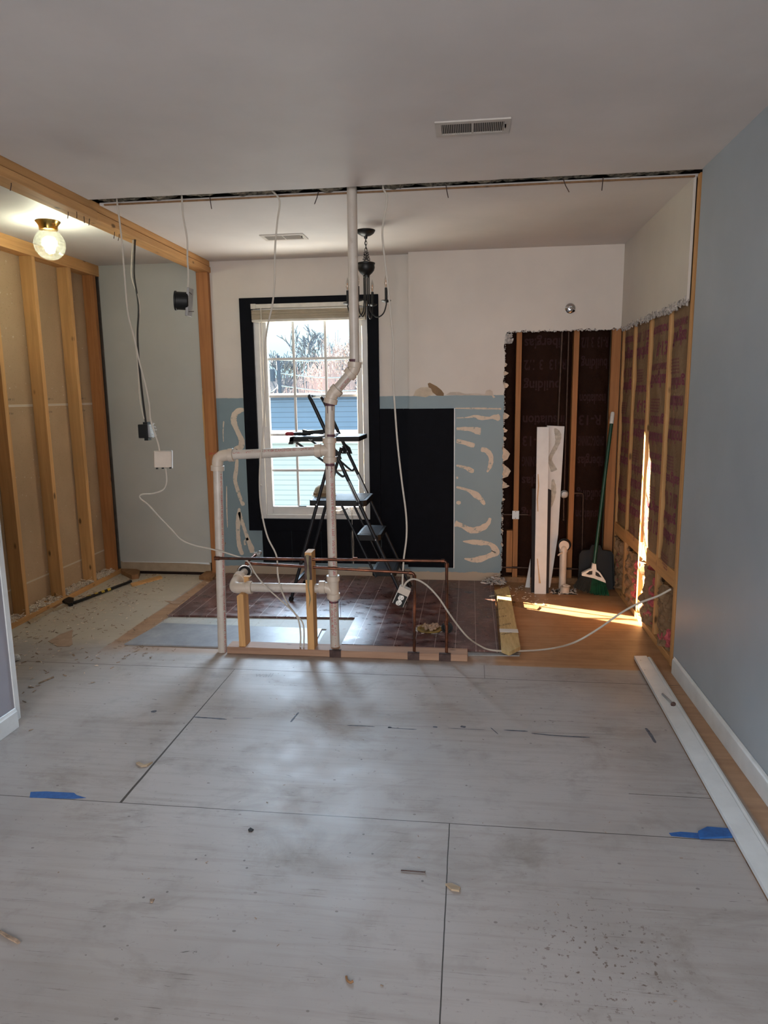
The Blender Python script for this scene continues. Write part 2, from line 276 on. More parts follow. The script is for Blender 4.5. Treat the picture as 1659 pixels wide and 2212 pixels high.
# ------------------------------------------------------------ mesh helpers
class MB:
    def __init__(s): s.v = []; s.f = []
    def add(s, vs, fs):
        k = len(s.v); s.v += [tuple(q) for q in vs]; s.f += [tuple(i+k for i in q) for q in fs]; return s
    def box(s, x0, x1, y0, y1, z0, z1):
        return s.add([(x, y, z) for x in (x0, x1) for y in (y0, y1) for z in (z0, z1)],
                     [(0, 1, 3, 2), (4, 6, 7, 5), (0, 4, 5, 1), (2, 3, 7, 6), (0, 2, 6, 4), (1, 5, 7, 3)])
    def beam(s, a, b, w, d, up=(0, 0, 1)):
        a, b = V(a), V(b); t = (b-a).normalized(); u = V(up)
        if abs(t.dot(u)) > .98: u = V((0, 1, 0))
        sd = t.cross(u).normalized(); u = sd.cross(t)
        vs = [p+sd*(w/2*i)+u*(d/2*j) for p in (a, b) for i in (-1, 1) for j in (-1, 1)]
        return s.add(vs, [(0, 1, 3, 2), (4, 6, 7, 5), (0, 4, 5, 1), (2, 3, 7, 6), (0, 2, 6, 4), (1, 5, 7, 3)])
    def tube(s, pts, r, n=10, flat=1.0, closed=False):
        pts = [V(p) for p in pts]; N_ = len(pts); R = r if isinstance(r, (list, tuple)) else [r]*N_
        T = []
        for i in range(N_):
            a = pts[(i-1) % N_] if (closed or i > 0) else pts[0]; b = pts[(i+1) % N_] if (closed or i < N_-1) else pts[-1]
            T.append((b-a).normalized() if (b-a).length > 1e-9 else V((0, 0, 1)))
        u = T[0].orthogonal().normalized()
        if abs(T[0].z) > .7: u = (V((1, 0, 0))-T[0]*T[0].x).normalized()
        vs = []
        for i in range(N_):
            u = (u-T[i]*u.dot(T[i])).normalized(); w_ = T[i].cross(u)
            for k in range(n):
                a = 2*pi*k/n; vs.append(pts[i]+(u*cos(a)+w_*sin(a)*flat)*R[i])
        fs = []
        for i in range(N_ if closed else N_-1):
            j = (i+1) % N_
            for k in range(n): fs.append((i*n+k, i*n+(k+1) % n, j*n+(k+1) % n, j*n+k))
        if not closed: fs += [tuple(range(n))[::-1], tuple((N_-1)*n+k for k in range(n))]
        return s.add(vs, fs)
    def lathe(s, prof, o=(0, 0, 0), axis=(0, 0, 1), n=28, sq=(1, 1)):
        ax = V(axis).normalized(); u = ax.orthogonal().normalized(); w_ = ax.cross(u); o = V(o); vs = []
        for r, h in prof:
            for k in range(n):
                a = 2*pi*k/n; vs.append(o+ax*h+u*(r*cos(a)*sq[0])+w_*(r*sin(a)*sq[1]))
        fs = [(i*n+k, i*n+(k+1) % n, (i+1)*n+(k+1) % n, (i+1)*n+k) for i in range(len(prof)-1) for k in range(n)]
        fs += [tuple(range(n))[::-1], tuple((len(prof)-1)*n+k for k in range(n))]
        return s.add(vs, fs)
    def prism(s, poly, fn, d0, d1):
        """poly: 2-D outline; fn(u,v,w)->xyz; extruded from w=d0 to d1"""
        n = len(poly); tri = tessellate_polygon([[V((a, b, 0)) for a, b in poly]])
        vs = [fn(a, b, d0) for a, b in poly]+[fn(a, b, d1) for a, b in poly]
        fs = [tuple(t) for t in tri]+[tuple(i+n for i in t[::-1]) for t in tri]+[(i, (i+1) % n, (i+1) % n+n, i+n) for i in range(n)]
        return s.add(vs, fs)
    def sphere(s, c, r, n=16, sc_=(1, 1, 1)):
        c = V(c); vs = [c+V((0, 0, r*sc_[2]))]; 
        for i in range(1, n//2):
            a = pi*i/(n//2)
            for k in range(n): b = 2*pi*k/n; vs.append(c+V((r*sin(a)*cos(b)*sc_[0], r*sin(a)*sin(b)*sc_[1], r*cos(a)*sc_[2])))
        vs.append(c-V((0, 0, r*sc_[2]))); m_ = n//2-1; fs = [(0, 1+k, 1+(k+1) % n) for k in range(n)]
        for i in range(m_-1): fs += [(1+i*n+k, 1+(i+1)*n+k, 1+(i+1)*n+(k+1) % n, 1+i*n+(k+1) % n) for k in range(n)]
        fs += [(1+(m_-1)*n+k, len(vs)-1, 1+(m_-1)*n+(k+1) % n) for k in range(n)]
        return s.add(vs, fs)
    def noisy(s, amp, sc_, seed=0):
        s.v = [tuple(V(p)+noise.noise_vector(V(p)*sc_+V((seed, seed*2, 0)))*amp) for p in s.v]; return s
    def rot(s, c, axis, ang):
        R_ = Matrix.Rotation(ang, 3, V(axis)); c = V(c); s.v = [tuple(c+R_@(V(p)-c)) for p in s.v]; return s
def smooth(pts, k=6):
    P_ = [V(p) for p in pts]; out = []
    for i in range(len(P_)-1):
        a, b, c, d = P_[max(i-1, 0)], P_[i], P_[i+1], P_[min(i+2, len(P_)-1)]
        for j in range(k):
            t = j/k; out.append(.5*((2*b)+(-a+c)*t+(2*a-5*b+4*c-d)*t*t+(-a+3*b-3*c+d)*t**3))
    out.append(P_[-1]); return out
def link(name, mb, mat, parent=None, org=(0, 0, 0), bevel=0, sm=True):
    off = parent_off(parent) if parent else V(org)
    me = bpy.data.meshes.new(name); me.from_pydata([tuple(V(p)-off) for p in mb.v], [], mb.f); me.update()
    import bmesh
    b = bmesh.new(); b.from_mesh(me); bmesh.ops.recalc_face_normals(b, faces=b.faces); b.to_mesh(me); b.free()
    if sm:
        me.polygons.foreach_set('use_smooth', [True]*len(me.polygons)); me.set_sharp_from_angle(angle=RD(38))
    o = bpy.data.objects.new(name, me); COL.objects.link(o); me.materials.append(M[mat] if isinstance(mat, str) else mat)
    if parent: o.parent = parent
    else: o.location = off
    if bevel:
        md = o.modifiers.new('bevel', 'BEVEL'); md.width = bevel; md.segments = 2; md.limit_method = 'ANGLE'; md.angle_limit = RD(40)
    return o
def decal(o, mb, mat):
    """printing or marks that belong to the surface of o: extra faces of its mesh in another material"""
    import bmesh
    off = parent_off(o); me = o.data; me.materials.append(M[mat] if isinstance(mat, str) else mat); mi = len(me.materials)-1
    b = bmesh.new(); b.from_mesh(me); vs = [b.verts.new(V(p)-off) for p in mb.v]
    for f in mb.f:
        try: q = b.faces.new([vs[i] for i in f]); q.material_index = mi
        except ValueError: pass
    b.to_mesh(me); b.free(); return o
def parent_off(o):
    v = V((0, 0, 0))
    while o: v += o.location; o = o.parent
    return v
def tag(o, label, cat, group=None, kind=None):
    o['label'] = label; o['category'] = cat
    if group: o['group'] = group
    if kind: o['kind'] = kind
    return o
def thing(name, loc, label, cat, group=None):
    o = bpy.data.objects.new(name, None); COL.objects.link(o); o.location = loc; o.empty_display_size = .05; return tag(o, label, cat, group)
def one(name, mb, mat, label, cat, group=None, org=None, kind=None, **kw):
    if org is None:
        n = len(mb.v); org = (sum(p[0] for p in mb.v)/n, sum(p[1] for p in mb.v)/n, min(p[2] for p in mb.v))
    return tag(link(name, mb, mat, None, org, **kw), label, cat, group, kind)
def struct(name, mb, mat, parent=None, **kw):
    o = link(name, mb, mat, parent, **kw)
    if not parent: o['kind'] = 'structure'; o['label'] = STL.get(name, name.replace('_', ' ')); o['category'] = name.split('_')[0]
    return o
STL = {}
BOLD = [0.0]
def text_verts(txt, size):
    cu = bpy.data.curves.new('t', 'FONT'); cu.body = txt; cu.size = size; cu.resolution_u = 2; cu.offset = BOLD[0]*size
    o = bpy.data.objects.new('t', cu); COL.objects.link(o); dg = bpy.context.evaluated_depsgraph_get(); dg.update()
    me = bpy.data.meshes.new_from_object(o.evaluated_get(dg)); vs = [v.co.copy() for v in me.vertices]; fs = [tuple(p.vertices) for p in me.polygons]
    bpy.data.objects.remove(o); bpy.data.meshes.remove(me); bpy.data.curves.remove(cu); return vs, fs
def text_on_pipe(mb, txt, size, a, b, r, side, flip=False, start=.05):
    """print txt along the pipe from a to b on the side facing 'side'"""
    a, b = V(a), V(b); t = (b-a).normalized(); s_ = (V(side)-t*V(side).dot(t)).normalized(); q = t.cross(s_)
    vs, fs = text_verts(txt, size); h = size*.35; L_ = (b-a).length; out = []
    for v in vs:
        u = v.x+start; w_ = (v.y-h)*(-1 if flip else 1)
        if flip: u = L_-u
        an = w_/r; out.append(a+t*u+(s_*cos(an)+q*sin(an))*(r+.0006))
    mb.add(out, fs)
def text_plane(mb, txt, size, fn):
    vs, fs = text_verts(txt, size); mb.add([fn(v.x, v.y) for v in vs], fs)
def jag(a, b, n, amp, seed=0):
    rnd = random.Random(seed); a, b = V(a), V(b); d = (b-a); pr = V((-d.y, d.x)).normalized(); out = []
    for i in range(1, n): 
        t = (i+rnd.uniform(-.3, .3))/n; out.append(tuple((a+d*t+pr*rnd.uniform(-amp, amp)).xy))
    return out

# ------------------------------------------------------------ structure
XR, XL, XB, YB, YB2, H = 1.053, -2.864, -1.964, 5.28, 5.20, 2.44
YN0, YN1 = 3.572, 3.668            # former wall line
STL.update(floor='worn grey plywood subfloor with dark sheet seams', ceiling='smooth painted ceiling', wall_right='blue grey painted wall on the right',
           wall_back='kitchen back wall, white above and blue below', baseboard_right='white base board along the blue grey wall', window_1='casement window with black casing and white sash')
struct('floor', MB().box(-3.1, 1.3, -3, 5.45, -.2, 0), 'floor')
def yz(x): return lambda u, v, w_: (x+w_, u, v)
def xz(y): return lambda u, v, w_: (u, y+w_, v)
def xy(z): return lambda u, v, w_: (u, v, z+w_)
# ceilings : near room, kitchen, dinette (behind the beam)
je = [(-1.96, YN0)]+jag((-1.96, YN0), (XR, YN0), 40, .004, 3)+[(XR, YN0)]
c1 = [(XR+.02, -3), (-1.96, -3)]+je+[(XR+.02, YN0)]
struct('ceiling', MB().prism(c1, xy(H), 0, .013), 'ceil')
struct('ceiling', MB().prism([(-1.96, YN1+.014), (XR+.02, YN1+.014), (XR+.02, 5.4), (-1.96, 5.4)], xy(H), 0, .013), 'ceil')
struct('ceiling', MB().prism([(-2.06, -3), (-2.95, -3), (-2.95, 5.4), (-2.06, 5.4)], xy(H), 0, .013), 'ceil')
struct('ceiling_deck', MB().box(-3.1, 1.3, -3, 5.5, 2.62, 2.7), 'shell')
# slot where the wall top plates were torn away
mb = MB(); nx, ny = 160, 8; rnd = random.Random(5)
for i in range(nx+1):
    for j in range(ny+1):
        x = -1.95+3.0*i/nx; y = YN0-.02+(YN1-YN0+.04)*j/ny
        mb.v.append((x, y, H+.016+.022*noise.noise(V((x*9, y*9, 1)))+.012*rnd.random()))
mb.f = [(i*(ny+1)+j, (i+1)*(ny+1)+j, (i+1)*(ny+1)+j+1, i*(ny+1)+j+1) for i in range(nx) for j in range(ny)]
one('ceiling_insulation', mb, 'cell', 'dark dusty insulation showing in the slot across the ceiling', 'insulation', kind='stuff', sm=False)
b_ = MB(); b_.box(-1.93, XR, YN1+.002, YN1+.013, H-.004, H+.003)
one('nailing_strip', b_, 'brwood', 'thin wooden strip edging the far side of the ceiling slot', 'lumber')
for k, (px, dx_) in enumerate([(680, -.02), (962, .012), (1222, .028), (1310, -.005), (440, .01)]):
    p = U(px, 404-(px-750)*.05, z=H); m_ = MB().tube([(p.x, YN1-.01, H+.01), (p.x+dx_*.4, YN1-.012, H-.02), (p.x+dx_, YN1-.018, H-.052)], .0022, 6)
    one('nail', m_, 'rust', ['bent nail hanging from the ceiling slot left of the white vent stack', 'bent nail in the ceiling slot just right of the near vent', 'leaning nail in the ceiling slot above the chrome shower arm', 'short nail in the ceiling slot nearest the right wall', 'short nail in the ceiling slot between the left cables'][k], 'nail')
# right wall
struct('wall_right', MB().box(XR, XR+.013, -3, YN0-.01, 0, 2.45), 'wall_grey')
te = jag((5.21, 1.872), (3.69, 1.868), 70, .012, 11)
pw = [(5.4, 2.45), (5.4, 1.88), (5.21, 1.872)]+te+[(3.69, 1.868), (3.69, 2.45)]
struct('wall_right', MB().prism(pw, yz(XR), 0, .013), 'wall_kr')
struct('wall_right', MB().box(1.165, 1.22, -3, 5.5, 0, 2.65), 'shell')
# base board right with rounded top
pf = [(0, 0), (0, .092), (-.004, .092), (-.007, .082), (-.012, .078), (-.014, .066), (-.014, 0)]
m_ = MB().prism([(a, b) for a, b in pf], lambda u, v, w_: (XR+u-.0005, w_, v), -3, 3.53)
struct('baseboard_right', m_, 'trimw', bevel=.002)
# back walls
wx0, wx1, wz0, wz1 = -1.645, -.767, .475, 2.12
def wallhole(x0, x1, y0, y1, a0, a1, b0, b1, top=2.45):
    return MB().box(x0, a0, y0, y1, 0, top).box(a1, x1, y0, y1, 0, top).box(a0, a1, y0, y1, 0, b0).box(a0, a1, y0, y1, b1, top)
struct('wall_back', wallhole(-2.0, -.44, YB, YB+.013, wx0, wx1, wz0, wz1), 'wall_k')
le = jag((.243, .07), (.243, 1.80), 95, .0065, 2); tp = jag((.262, 1.868), (1.045, 1.872), 60, .009, 4)
pw = [(-.452, 0), (.236, 0), (.24, .07)]+le+[(.243, 1.80), (.25, 1.85), (.262, 1.868)]+tp+[(1.053, 1.876), (1.053, 2.45), (-.452, 2.45)]
kb = struct('wall_back', MB().prism(pw, xz(YB2), 0, .013).box(-.452, -.439, YB2+.012, YB, 0, 2.45), 'wall_k')
struct('wall_back', MB().box(XL, -2.08, YB, YB+.013, .1, 2.45), 'wall_din')
struct('wall_back', wallhole(-3.1, 1.3, 5.37, 5.43, -1.60, -.79, .55, 2.08, 2.7), 'shell')
struct('wall_left', MB().box(-2.965, -2.952, 1.4, 5.37, 0, 2.45), 'backpaper')
struct('wall_left', MB().box(-3.1, -3.05, -3, 5.5, 0, 2.7), 'shell')
struct('wall_front', MB().box(-3.1, 1.3, -3.08, -3.0, 0, 2.7), 'ceil')
struct('wall_hall', MB().box(-3.0, -2.1, 1.3, 1.4, 0, 2.45), 'lav')
# stub wall on the left foreground with its broken end
e2 = [(2.655, 0)]+jag((2.655, 0), (2.665, 1.0), 26, .004, 8)+[(2.66, 1.0), (2.66, 2.45)]
m_ = MB().prism([(-3, 0)]+e2+[(-3, 2.45)], yz(-1.985), -.013, 0); struct('wall_stub', m_, 'lav')
struct('wall_stub', MB().box(-2.10, -2.087, -3, 2.65, 0, 2.45), 'lav')
one('stud', MB().box(-2.087, -1.999, 2.612, 2.650, 0, 2.44), 'wz', 'end stud of the lavender stub wall at the left edge', 'stud')
m_ = MB().prism([(-.0, 0), (0, .092), (.006, .092), (.010, .080), (.014, .076), (.014, 0)], lambda u, v, w_: (-1.9845+u, w_, v), -3, 2.645)
struct('baseboard_left', m_, 'trimw', bevel=.002)
one('corner_trim', MB().box(-1.989, -1.979, 2.648, 2.674, .03, 1.04).noisy(.003, 22), 'trimw', 'peeling white corner strip on the end of the lavender stub wall', 'trim')
m_ = MB().prism([(2.60, 1.06), (2.664, 1.04), (2.672, .90), (2.655, .80), (2.63, .86), (2.62, .98)], yz(-1.984), 0, .006).noisy(.004, 30)
one('drywall_scrap', m_, 'gyp', 'torn white drywall flap on the stub wall at the left edge', 'drywall')
# soft brown bare wall foot in dinette
struct('trim_1', MB().box(XL, -2.09, YB+.002, YB+.012, 0, .1), simple('bare_wall_foot', (.34, .26, .18), .8))
m_ = MB().prism([(-2.85, .098), (-2.1, .101), (-2.095, .085), (-2.2, .091), (-2.3, .094), (-2.84, .095)], xz(YB-.006), 0, .006)
one('caulk_strip', m_, 'trimw', 'peeling white caulk line at the foot of the green grey wall', 'caulk')
one('wall_foot_strip', MB().box(-2.85, -2.1, YB-.012, YB, 0, .02), 'darkbrown', 'dark gap strip under the green grey wall', 'trim')

# ------------------------------------------------------------ beam and framing of the left opening
g = thing('ceiling_beam', (-2.01, 4.0, 2.36), 'long doubled wooden top plate running under the ceiling on the left', 'beam')
link('upper_plate', MB().box(-2.055, XB-.003, -1, YB, 2.404, 2.452), 'wy', g, bevel=.002)
link('lower_plate', MB().box(-2.053, XB+.004, 3.50, YB, 2.358, 2.400), 'wy', g, bevel=.003)
link('lower_plate', MB().box(-2.050, XB+.010, -1, 3.64, 2.355, 2.400).rot((-2.0, 3.4, 2.38), (0, 0, 1), RD(-.4)), 'wy', g, bevel=.003)
for px, py in [(152, 455), (170, 455), (186, 465), (198, 470), (252, 500), (262, 505), (295, 524), (30, 392)]:
    p = U(px, py, z=2.36); a, b_ = random.uniform(-.008, .008), random.uniform(-.008, .008)
    link('nail', MB().tube([(p.x-.012, p.y, 2.364), (p.x-.012+a*.3, p.y, 2.345), (p.x-.012+a, p.y+b_, 2.322)], .002, 6), 'rust', g)
g = thing('wall_post', (-2.015, 5.25, 0), 'orange wooden post under the far end of the ceiling beam', 'post')
link('post', MB().box(-2.062, -1.97, 5.235, 5.279, 0, 2.358), 'rz', g, bevel=.002)
link('splinter', MB().prism([(-2.0625, .95), (-2.066, 1.35), (-2.058, 1.5), (-2.052, 1.2)], xz(5.232), -.004, .003), 'wz', g)
for k, (y, lb) in enumerate([(3.61, 'stud of the left wall nearest the camera, cut by the frame edge'), (4.02, 'nearest full left wall stud, second from the left frame edge'), (4.435, 'middle stud of the left wall, behind the white plaster lump'), (4.855, 'third full stud of the left wall, next to the dark corner stud')]):
    one('stud', MB().box(-2.950, -2.862, y, y+.038, .038, 2.36), 'wz', lb, 'stud', bevel=.0015)
one('stud', MB().box(-2.950, -2.862, 5.19, 5.228, .038, 2.36), 'rz', 'dark corner stud of the left wall against the green grey wall', 'stud', bevel=.0015)
one('stud', MB().box(-2.950, -2.905, 5.228, 5.278, .038, 2.36), 'wz', 'inner corner stud tucked behind the left corner stud', 'stud')
one('top_plate', MB().box(-2.951, -2.858, 1.4, 5.28, 2.358, 2.44), 'wy', 'long wooden top plate over the studs of the left wall', 'plate', bevel=.002)
one('sole_plate', MB().box(-2.951, -2.86, 1.4, 5.28, 0, .038), 'wy', 'wooden sole plate under the left wall studs', 'plate', bevel=.002)
def flakes(mb, n, fn, s0, s1, rnd, thick=.15):
    for _ in range(n):
        c = V(fn(rnd)); L_ = rnd.uniform(s0, s1); a = rnd.uniform(0, 2*pi); ti = rnd.uniform(-.35, .35)
        d = V((cos(a), sin(a), sin(ti)))*L_; e_ = V((-sin(a), cos(a), rnd.uniform(-.2, .2)))*L_*rnd.uniform(.15, .5); h = V((0, 0, L_*thick))
        mb.add([c-d-e_*.6, c+d-e_, c+d*.8+e_, c-d*.9+e_*.7, c-d*.8+h, c+d*.7+h], [(0, 1, 2, 3), (0, 1, 5, 4), (1, 2, 5), (2, 3, 4, 5), (3, 0, 4)])
rnd = random.Random(3)
for (ya, yb, lb) in [(3.65, 4.02, 'nearest'), (4.06, 4.43, 'middle'), (4.475, 4.85, 'third'), (4.9, 5.18, 'corner')]:
    mb = MB(); flakes(mb, 420, lambda r: (r.uniform(-2.945, -2.858), r.uniform(ya, yb), .038+abs(r.gauss(0, .012))+.02*(1-abs(2*(0.5)))), .006, .017, rnd)
    one('wood_shavings', mb, 'shav', 'heap of pale shavings on the sole plate in the %s stud bay' % lb, 'shavings', kind='stuff', sm=False)
mb = MB()
def sct(r):
    x = -2.84+abs(r.gauss(0, .33)); y = r.uniform(2.9, 5.25)
    return (min(x, -2.0), y, .002)
flakes(mb, 520, sct, .004, .013, rnd, .2); one('floor_shavings', mb, 'shav', 'pale plaster crumbs scattered over the left floor', 'crumbs', kind='stuff', sm=False)
mb = MB(); flakes(mb, 420, lambda r: (min(-2.83+abs(r.gauss(0, .4)), -1.9), r.uniform(2.6, 5.25), .002), .004, .016, rnd, .2)
flakes(mb, 160, lambda r: (r.uniform(-2.6, 1.0), r.uniform(1.4, 3.5), .0015), .0015, .005, rnd, .2)
flakes(mb, 170, lambda r: (r.gauss(-1.9, .12), r.uniform(3.45, 4.3), .003), .003, .012, rnd, .2)
one('floor_splinters', mb, 'shavd', 'small brown splinters and specks scattered over the floor', 'splinters', kind='stuff', sm=False)
mb = MB(); flakes(mb, 70, lambda r: (r.uniform(-1.9, .17), r.uniform(4.25, 5.15), .0182), .0015, .004, rnd, .05); flakes(mb, 120, lambda r: (r.gauss(.4, .09), r.uniform(4.6, 5.15), .003), .003, .012, rnd, .2)
one('plaster_crumbs', mb, 'dust', 'white plaster crumbs on the dark laminate and beside it', 'crumbs', kind='stuff', sm=False)
# paper stamps on the drywall back
mb = MB()
for y in (3.72, 4.12, 4.55, 4.98):
    text_plane(mb, 'EL03196-03P  5 2', .018, lambda u, v, y=y: (-2.9515, y+u, 1.425+v)); text_plane(mb, '4 1-60-031361', .018, lambda u, v, y=y: (-2.9515, y+u, 1.335+v))
decal([o for o in COL.objects if o.name == 'wall_left'][0], mb, 'ink')

# ------------------------------------------------------------ floor coverings
z1 = .006
p_ = [(-1.945, 4.045), (-1.96, 4.19), (-.72, 4.24), (-.72, 3.735), (-.87, 3.73), (-.87, 4.03)]
one('underlay_sheet', MB().prism(p_, xy(0), .0005, z1), 'underl', 'white lined underlay sheet in front of the dark laminate', 'underlay')
one('backing_board', MB().prism([(-2.004, 3.665), (-1.947, 4.047), (-.90, 4.03), (-.885, 3.71), (-1.33, 3.70), (-1.36, 3.668)], xy(0), .0005, .009), 'greysheet', 'grey backing board on the floor behind the stub posts', 'board')
one('laminate_flooring', MB().prism([(-1.965, 4.178), (-1.99, 5.03), (-1.95, 5.27), (-.455, 5.27), (-.455, 5.19), (.19, 5.19), (.182, 4.6), (.171, 3.722), (-.725, 3.752), (-.725, 4.232)], xy(0), .0065, .018), 'lam', 'dark brown laminate planks covering the kitchen floor', 'flooring')
# bottom plate of the removed plumbing wall
one('bottom_plate', MB().box(-1.352, -.003, 3.587, 3.685, .001, .040), 'plate', 'short wooden bottom plate carrying the pipes and stub posts', 'plate', bevel=.003)
for k, (px, lb) in enumerate([(724, 'rusty nail plate below the tall white pipe'), (893, 'rusty nail plate below the left copper riser'), (961, 'rusty nail plate below the right copper riser')]):
    x = U(px, 1410, y=3.585).x; one('nail_plate', MB().box(x-.032, x+.032, 3.5835, 3.586, .0, .044).box(x-.032, x+.032, 3.5835, 3.604, .0405, .0425), 'rust', lb, 'plate', group='nail plates on the bottom plate')
g = thing('stub_post', (-1.262, 3.636, .04), 'short wooden stub post under the low horizontal pipe', 'post')
link('post', MB().prism([(-1.283, .04), (-1.245, .04), (-1.245, .345), (-1.264, .35), (-1.283, .335)], xz(3.597), 0, .089), 'wz', g, bevel=.002)
link('notched_top', MB().box(-1.262, -1.236, 3.672, 3.69, .345, .425).box(-1.264, -1.225, 3.665, 3.695, .425, .430), 'wz', g)
g = thing('stub_post', (-.867, 3.636, .04), 'tall cut-off wooden post holding both copper pipes', 'post')
sp_ = link('post', MB().box(-.886, -.848, 3.590, 3.679, .04, .592), 'wz', g, bevel=.002)
link('nail_plate', MB().box(-.889, -.849, 3.5875, 3.5900, .44, .575), 'rust', g)
m_ = MB().prism([(-.880, .58), (-.862, .58), (-.866, .52), (-.860, .46), (-.868, .40), (-.858, .33), (-.872, .28), (-.866, .34), (-.874, .40), (-.878, .47), (-.872, .52)], xz(3.5868), -.0004, .0012)
decal(sp_, m_, simple('olive_drip', (.20, .17, .09), .5))

# ------------------------------------------------------------ PVC drain and vent
YP = 3.655
def P(px, py, y=YP): return U(px, py, y=y)
def fitting(mb, a, b, r): 
    d = (V(b)-V(a)).normalized(); L_ = (V(b)-V(a)).length; mb.lathe([(r, 0), (r+.001, .001), (r+.001, L_-.001), (r, L_)], a, d, 24)
g = thing('drain_stack', (-.76, YP, .04), 'tall white plastic vent stack with jogged elbows up to the ceiling', 'pipe')
RP = .0255
top, e1, e2_, tee1, tee2, foot = P(760, 404), P(767, 795), P(716, 862), P(712, 970), P(720, 1270), P(724, 1398)
top.z = 2.50; foot.z = .03
PIPES = []
for a, b in ((top, P(766, 787)), (P(760, 803), P(723, 847)), (P(713, 868), tee1), (tee1, tee2), (tee2, foot)):
    pl_ = link('pipe', MB().tube([a, b], RP, 28), 'pvc', g); PIPES.append(pl_)
def elbow(pts, parent, r=.031, mat='pvcf'):
    mb = MB(); sp = smooth(pts, 6); mb.tube(sp, r, 24); 
    d0 = (V(pts[0])-V(pts[1])).normalized(); d1 = (V(pts[-1])-V(pts[-2])).normalized()
    fitting(mb, V(pts[0])-d0*.016, V(pts[0])+d0*.012, r+.0045); fitting(mb, V(pts[-1])-d1*.016, V(pts[-1])+d1*.012, r+.0045)
    return link('elbow', mb, mat, parent)
elbow([P(766, 787), P(765.5, 795), P(762, 802), P(756, 808)], g); elbow([P(727, 843), P(720, 850), P(716, 858), P(714, 867)], g)
def teef(c, parent, left, name='tee', sweep=False):
    c = V(c); mb = MB().tube([c+V((0, 0, .055)), c-V((0, 0, .055))], .031, 24); d = (V(left)-c).normalized()
    fitting(mb, c+V((0, 0, .036)), c+V((0, 0, .066)), .0355); fitting(mb, c-V((0, 0, .066)), c-V((0, 0, .036)), .0355)
    if sweep: mb.tube(smooth([c-V((0, 0, .03)), c+d*.02-V((0, 0, .012)), c+d*.045, c+d*.07], 5), .030, 20)
    else: mb.tube([c, c+d*.068], .031, 24)
    fitting(mb, c+d*.045, c+d*.078, .0355); return link(name, mb, 'pvcf', parent)
teef(P(712, 972), g, P(480, 984)); teef(P(720, 1268), g, P(600, 1270), sweep=True)
TX = '2 IN. PVC-1120 SCHEDULE 40 PVC-DWV TYPE I  NSF-DW  ASTM D1785 ASTM D2665  CHARLOTTE PIPE  MADE IN U.S.A.  '
for k_, a_ in ((3, (TX, .020, tee1, tee2, RP, (.55, -1, 0))), (4, ('2665  NSF-PW  40 SCH', .020, tee2, foot, RP, (-.25, -1, 0))), (1, ('PVC SCH', .017, P(733, 836), P(757, 807), RP, (.5, -1, -.3)))):
    tm = MB(); text_on_pipe(tm, *a_, start=(.07 if k_ > 1 else 0)); decal(PIPES[k_], tm, 'red')
pr = MB()
for a, b in ((P(765, 776), P(765, 784)), (P(713, 871), P(713, 877)), (P(713, 938), P(713, 943)), (P(713, 1001), P(713, 1006)), (P(720, 1256), P(720, 1260)), (P(721, 1297), P(721, 1301))): pr.tube([a, b], RP+.0008, 24)
for (px, p0, p1, w_) in ((707, 872, 893, 1.2), (717, 872, 887, 1), (735, 1300, 1335, .8), (707, 1005, 1014, 1), (716, 1005, 1020, 1)): 
    a = U(px, p0, y=YP-RP-.0006); b = U(px+(p1-p0)*.03, p1, y=YP-RP-.0006); pr.tube([a, b], .0014*w_, 6)
decal(PIPES[3], pr, 'prim')
# left loop
g = thing('vent_loop_pipe', (-1.387, 3.613, 0), 'white plastic pipe standing on the floor and elbowed across to the stack', 'pipe')
la, lb_, lc = P(700, 973), P(497, 983), P(478, 1004); ft = U(481, 1408, z=.0); la = P(690, 974)
hp_ = link('pipe', MB().tube([la, P(495, 983)], RP, 28), 'pvc', g); vp_ = link('pipe', MB().tube([P(470, 1003), (ft.x, ft.y, .001)], RP, 28), 'pvc', g)
elbow([P(500, 983), P(484, 984), P(472, 990), P(470, 1003), P(470, 1012)], g)
tm = MB(); text_on_pipe(tm, TX[:62], .019, P(690, 974), P(505, 983), RP, (0, -1, .75), flip=False, start=.02); decal(hp_, tm, 'red'); tm = MB()
text_on_pipe(tm, TX+TX[:30], .017, P(471, 1015), (ft.x, ft.y, 0), RP, (1, -.62, 0), start=.02); decal(vp_, tm, 'red')
# low trap arm
g = thing('trap_arm_pipe', (-1.1, YP, .35), 'low horizontal white drain pipe ending in a chrome ring', 'pipe')
link('pipe', MB().tube([P(690, 1271), P(530, 1268)], RP, 28), 'pvc', g)
el = [P(540, 1269), P(515, 1270), V(P(506, 1268))+V((0, .012, 0)), V(P(504, 1262))+V((0, .05, 0)), V(P(507, 1256))+V((0, .09, .0))]
elbow(el, g); pa = V(P(507, 1256))+V((0, .08, 0)); pb = V(P(509, 1250))+V((0.0, .16, 0))
link('pipe', MB().tube([pa, pb], .021, 20), 'pvc', g); es_ = link('escutcheon', MB().tube([pb+V((.037*cos(a), .01*cos(a), .037*sin(a))) for a in [2*pi*i/36 for i in range(36)]], .0065, 10, closed=True), 'chrome', g); link('recess', MB().lathe([(.034, .0), (.034, .004)], pb+V((0, .006, 0)), (.1, 1, 0), 28), 'blackp', es_)

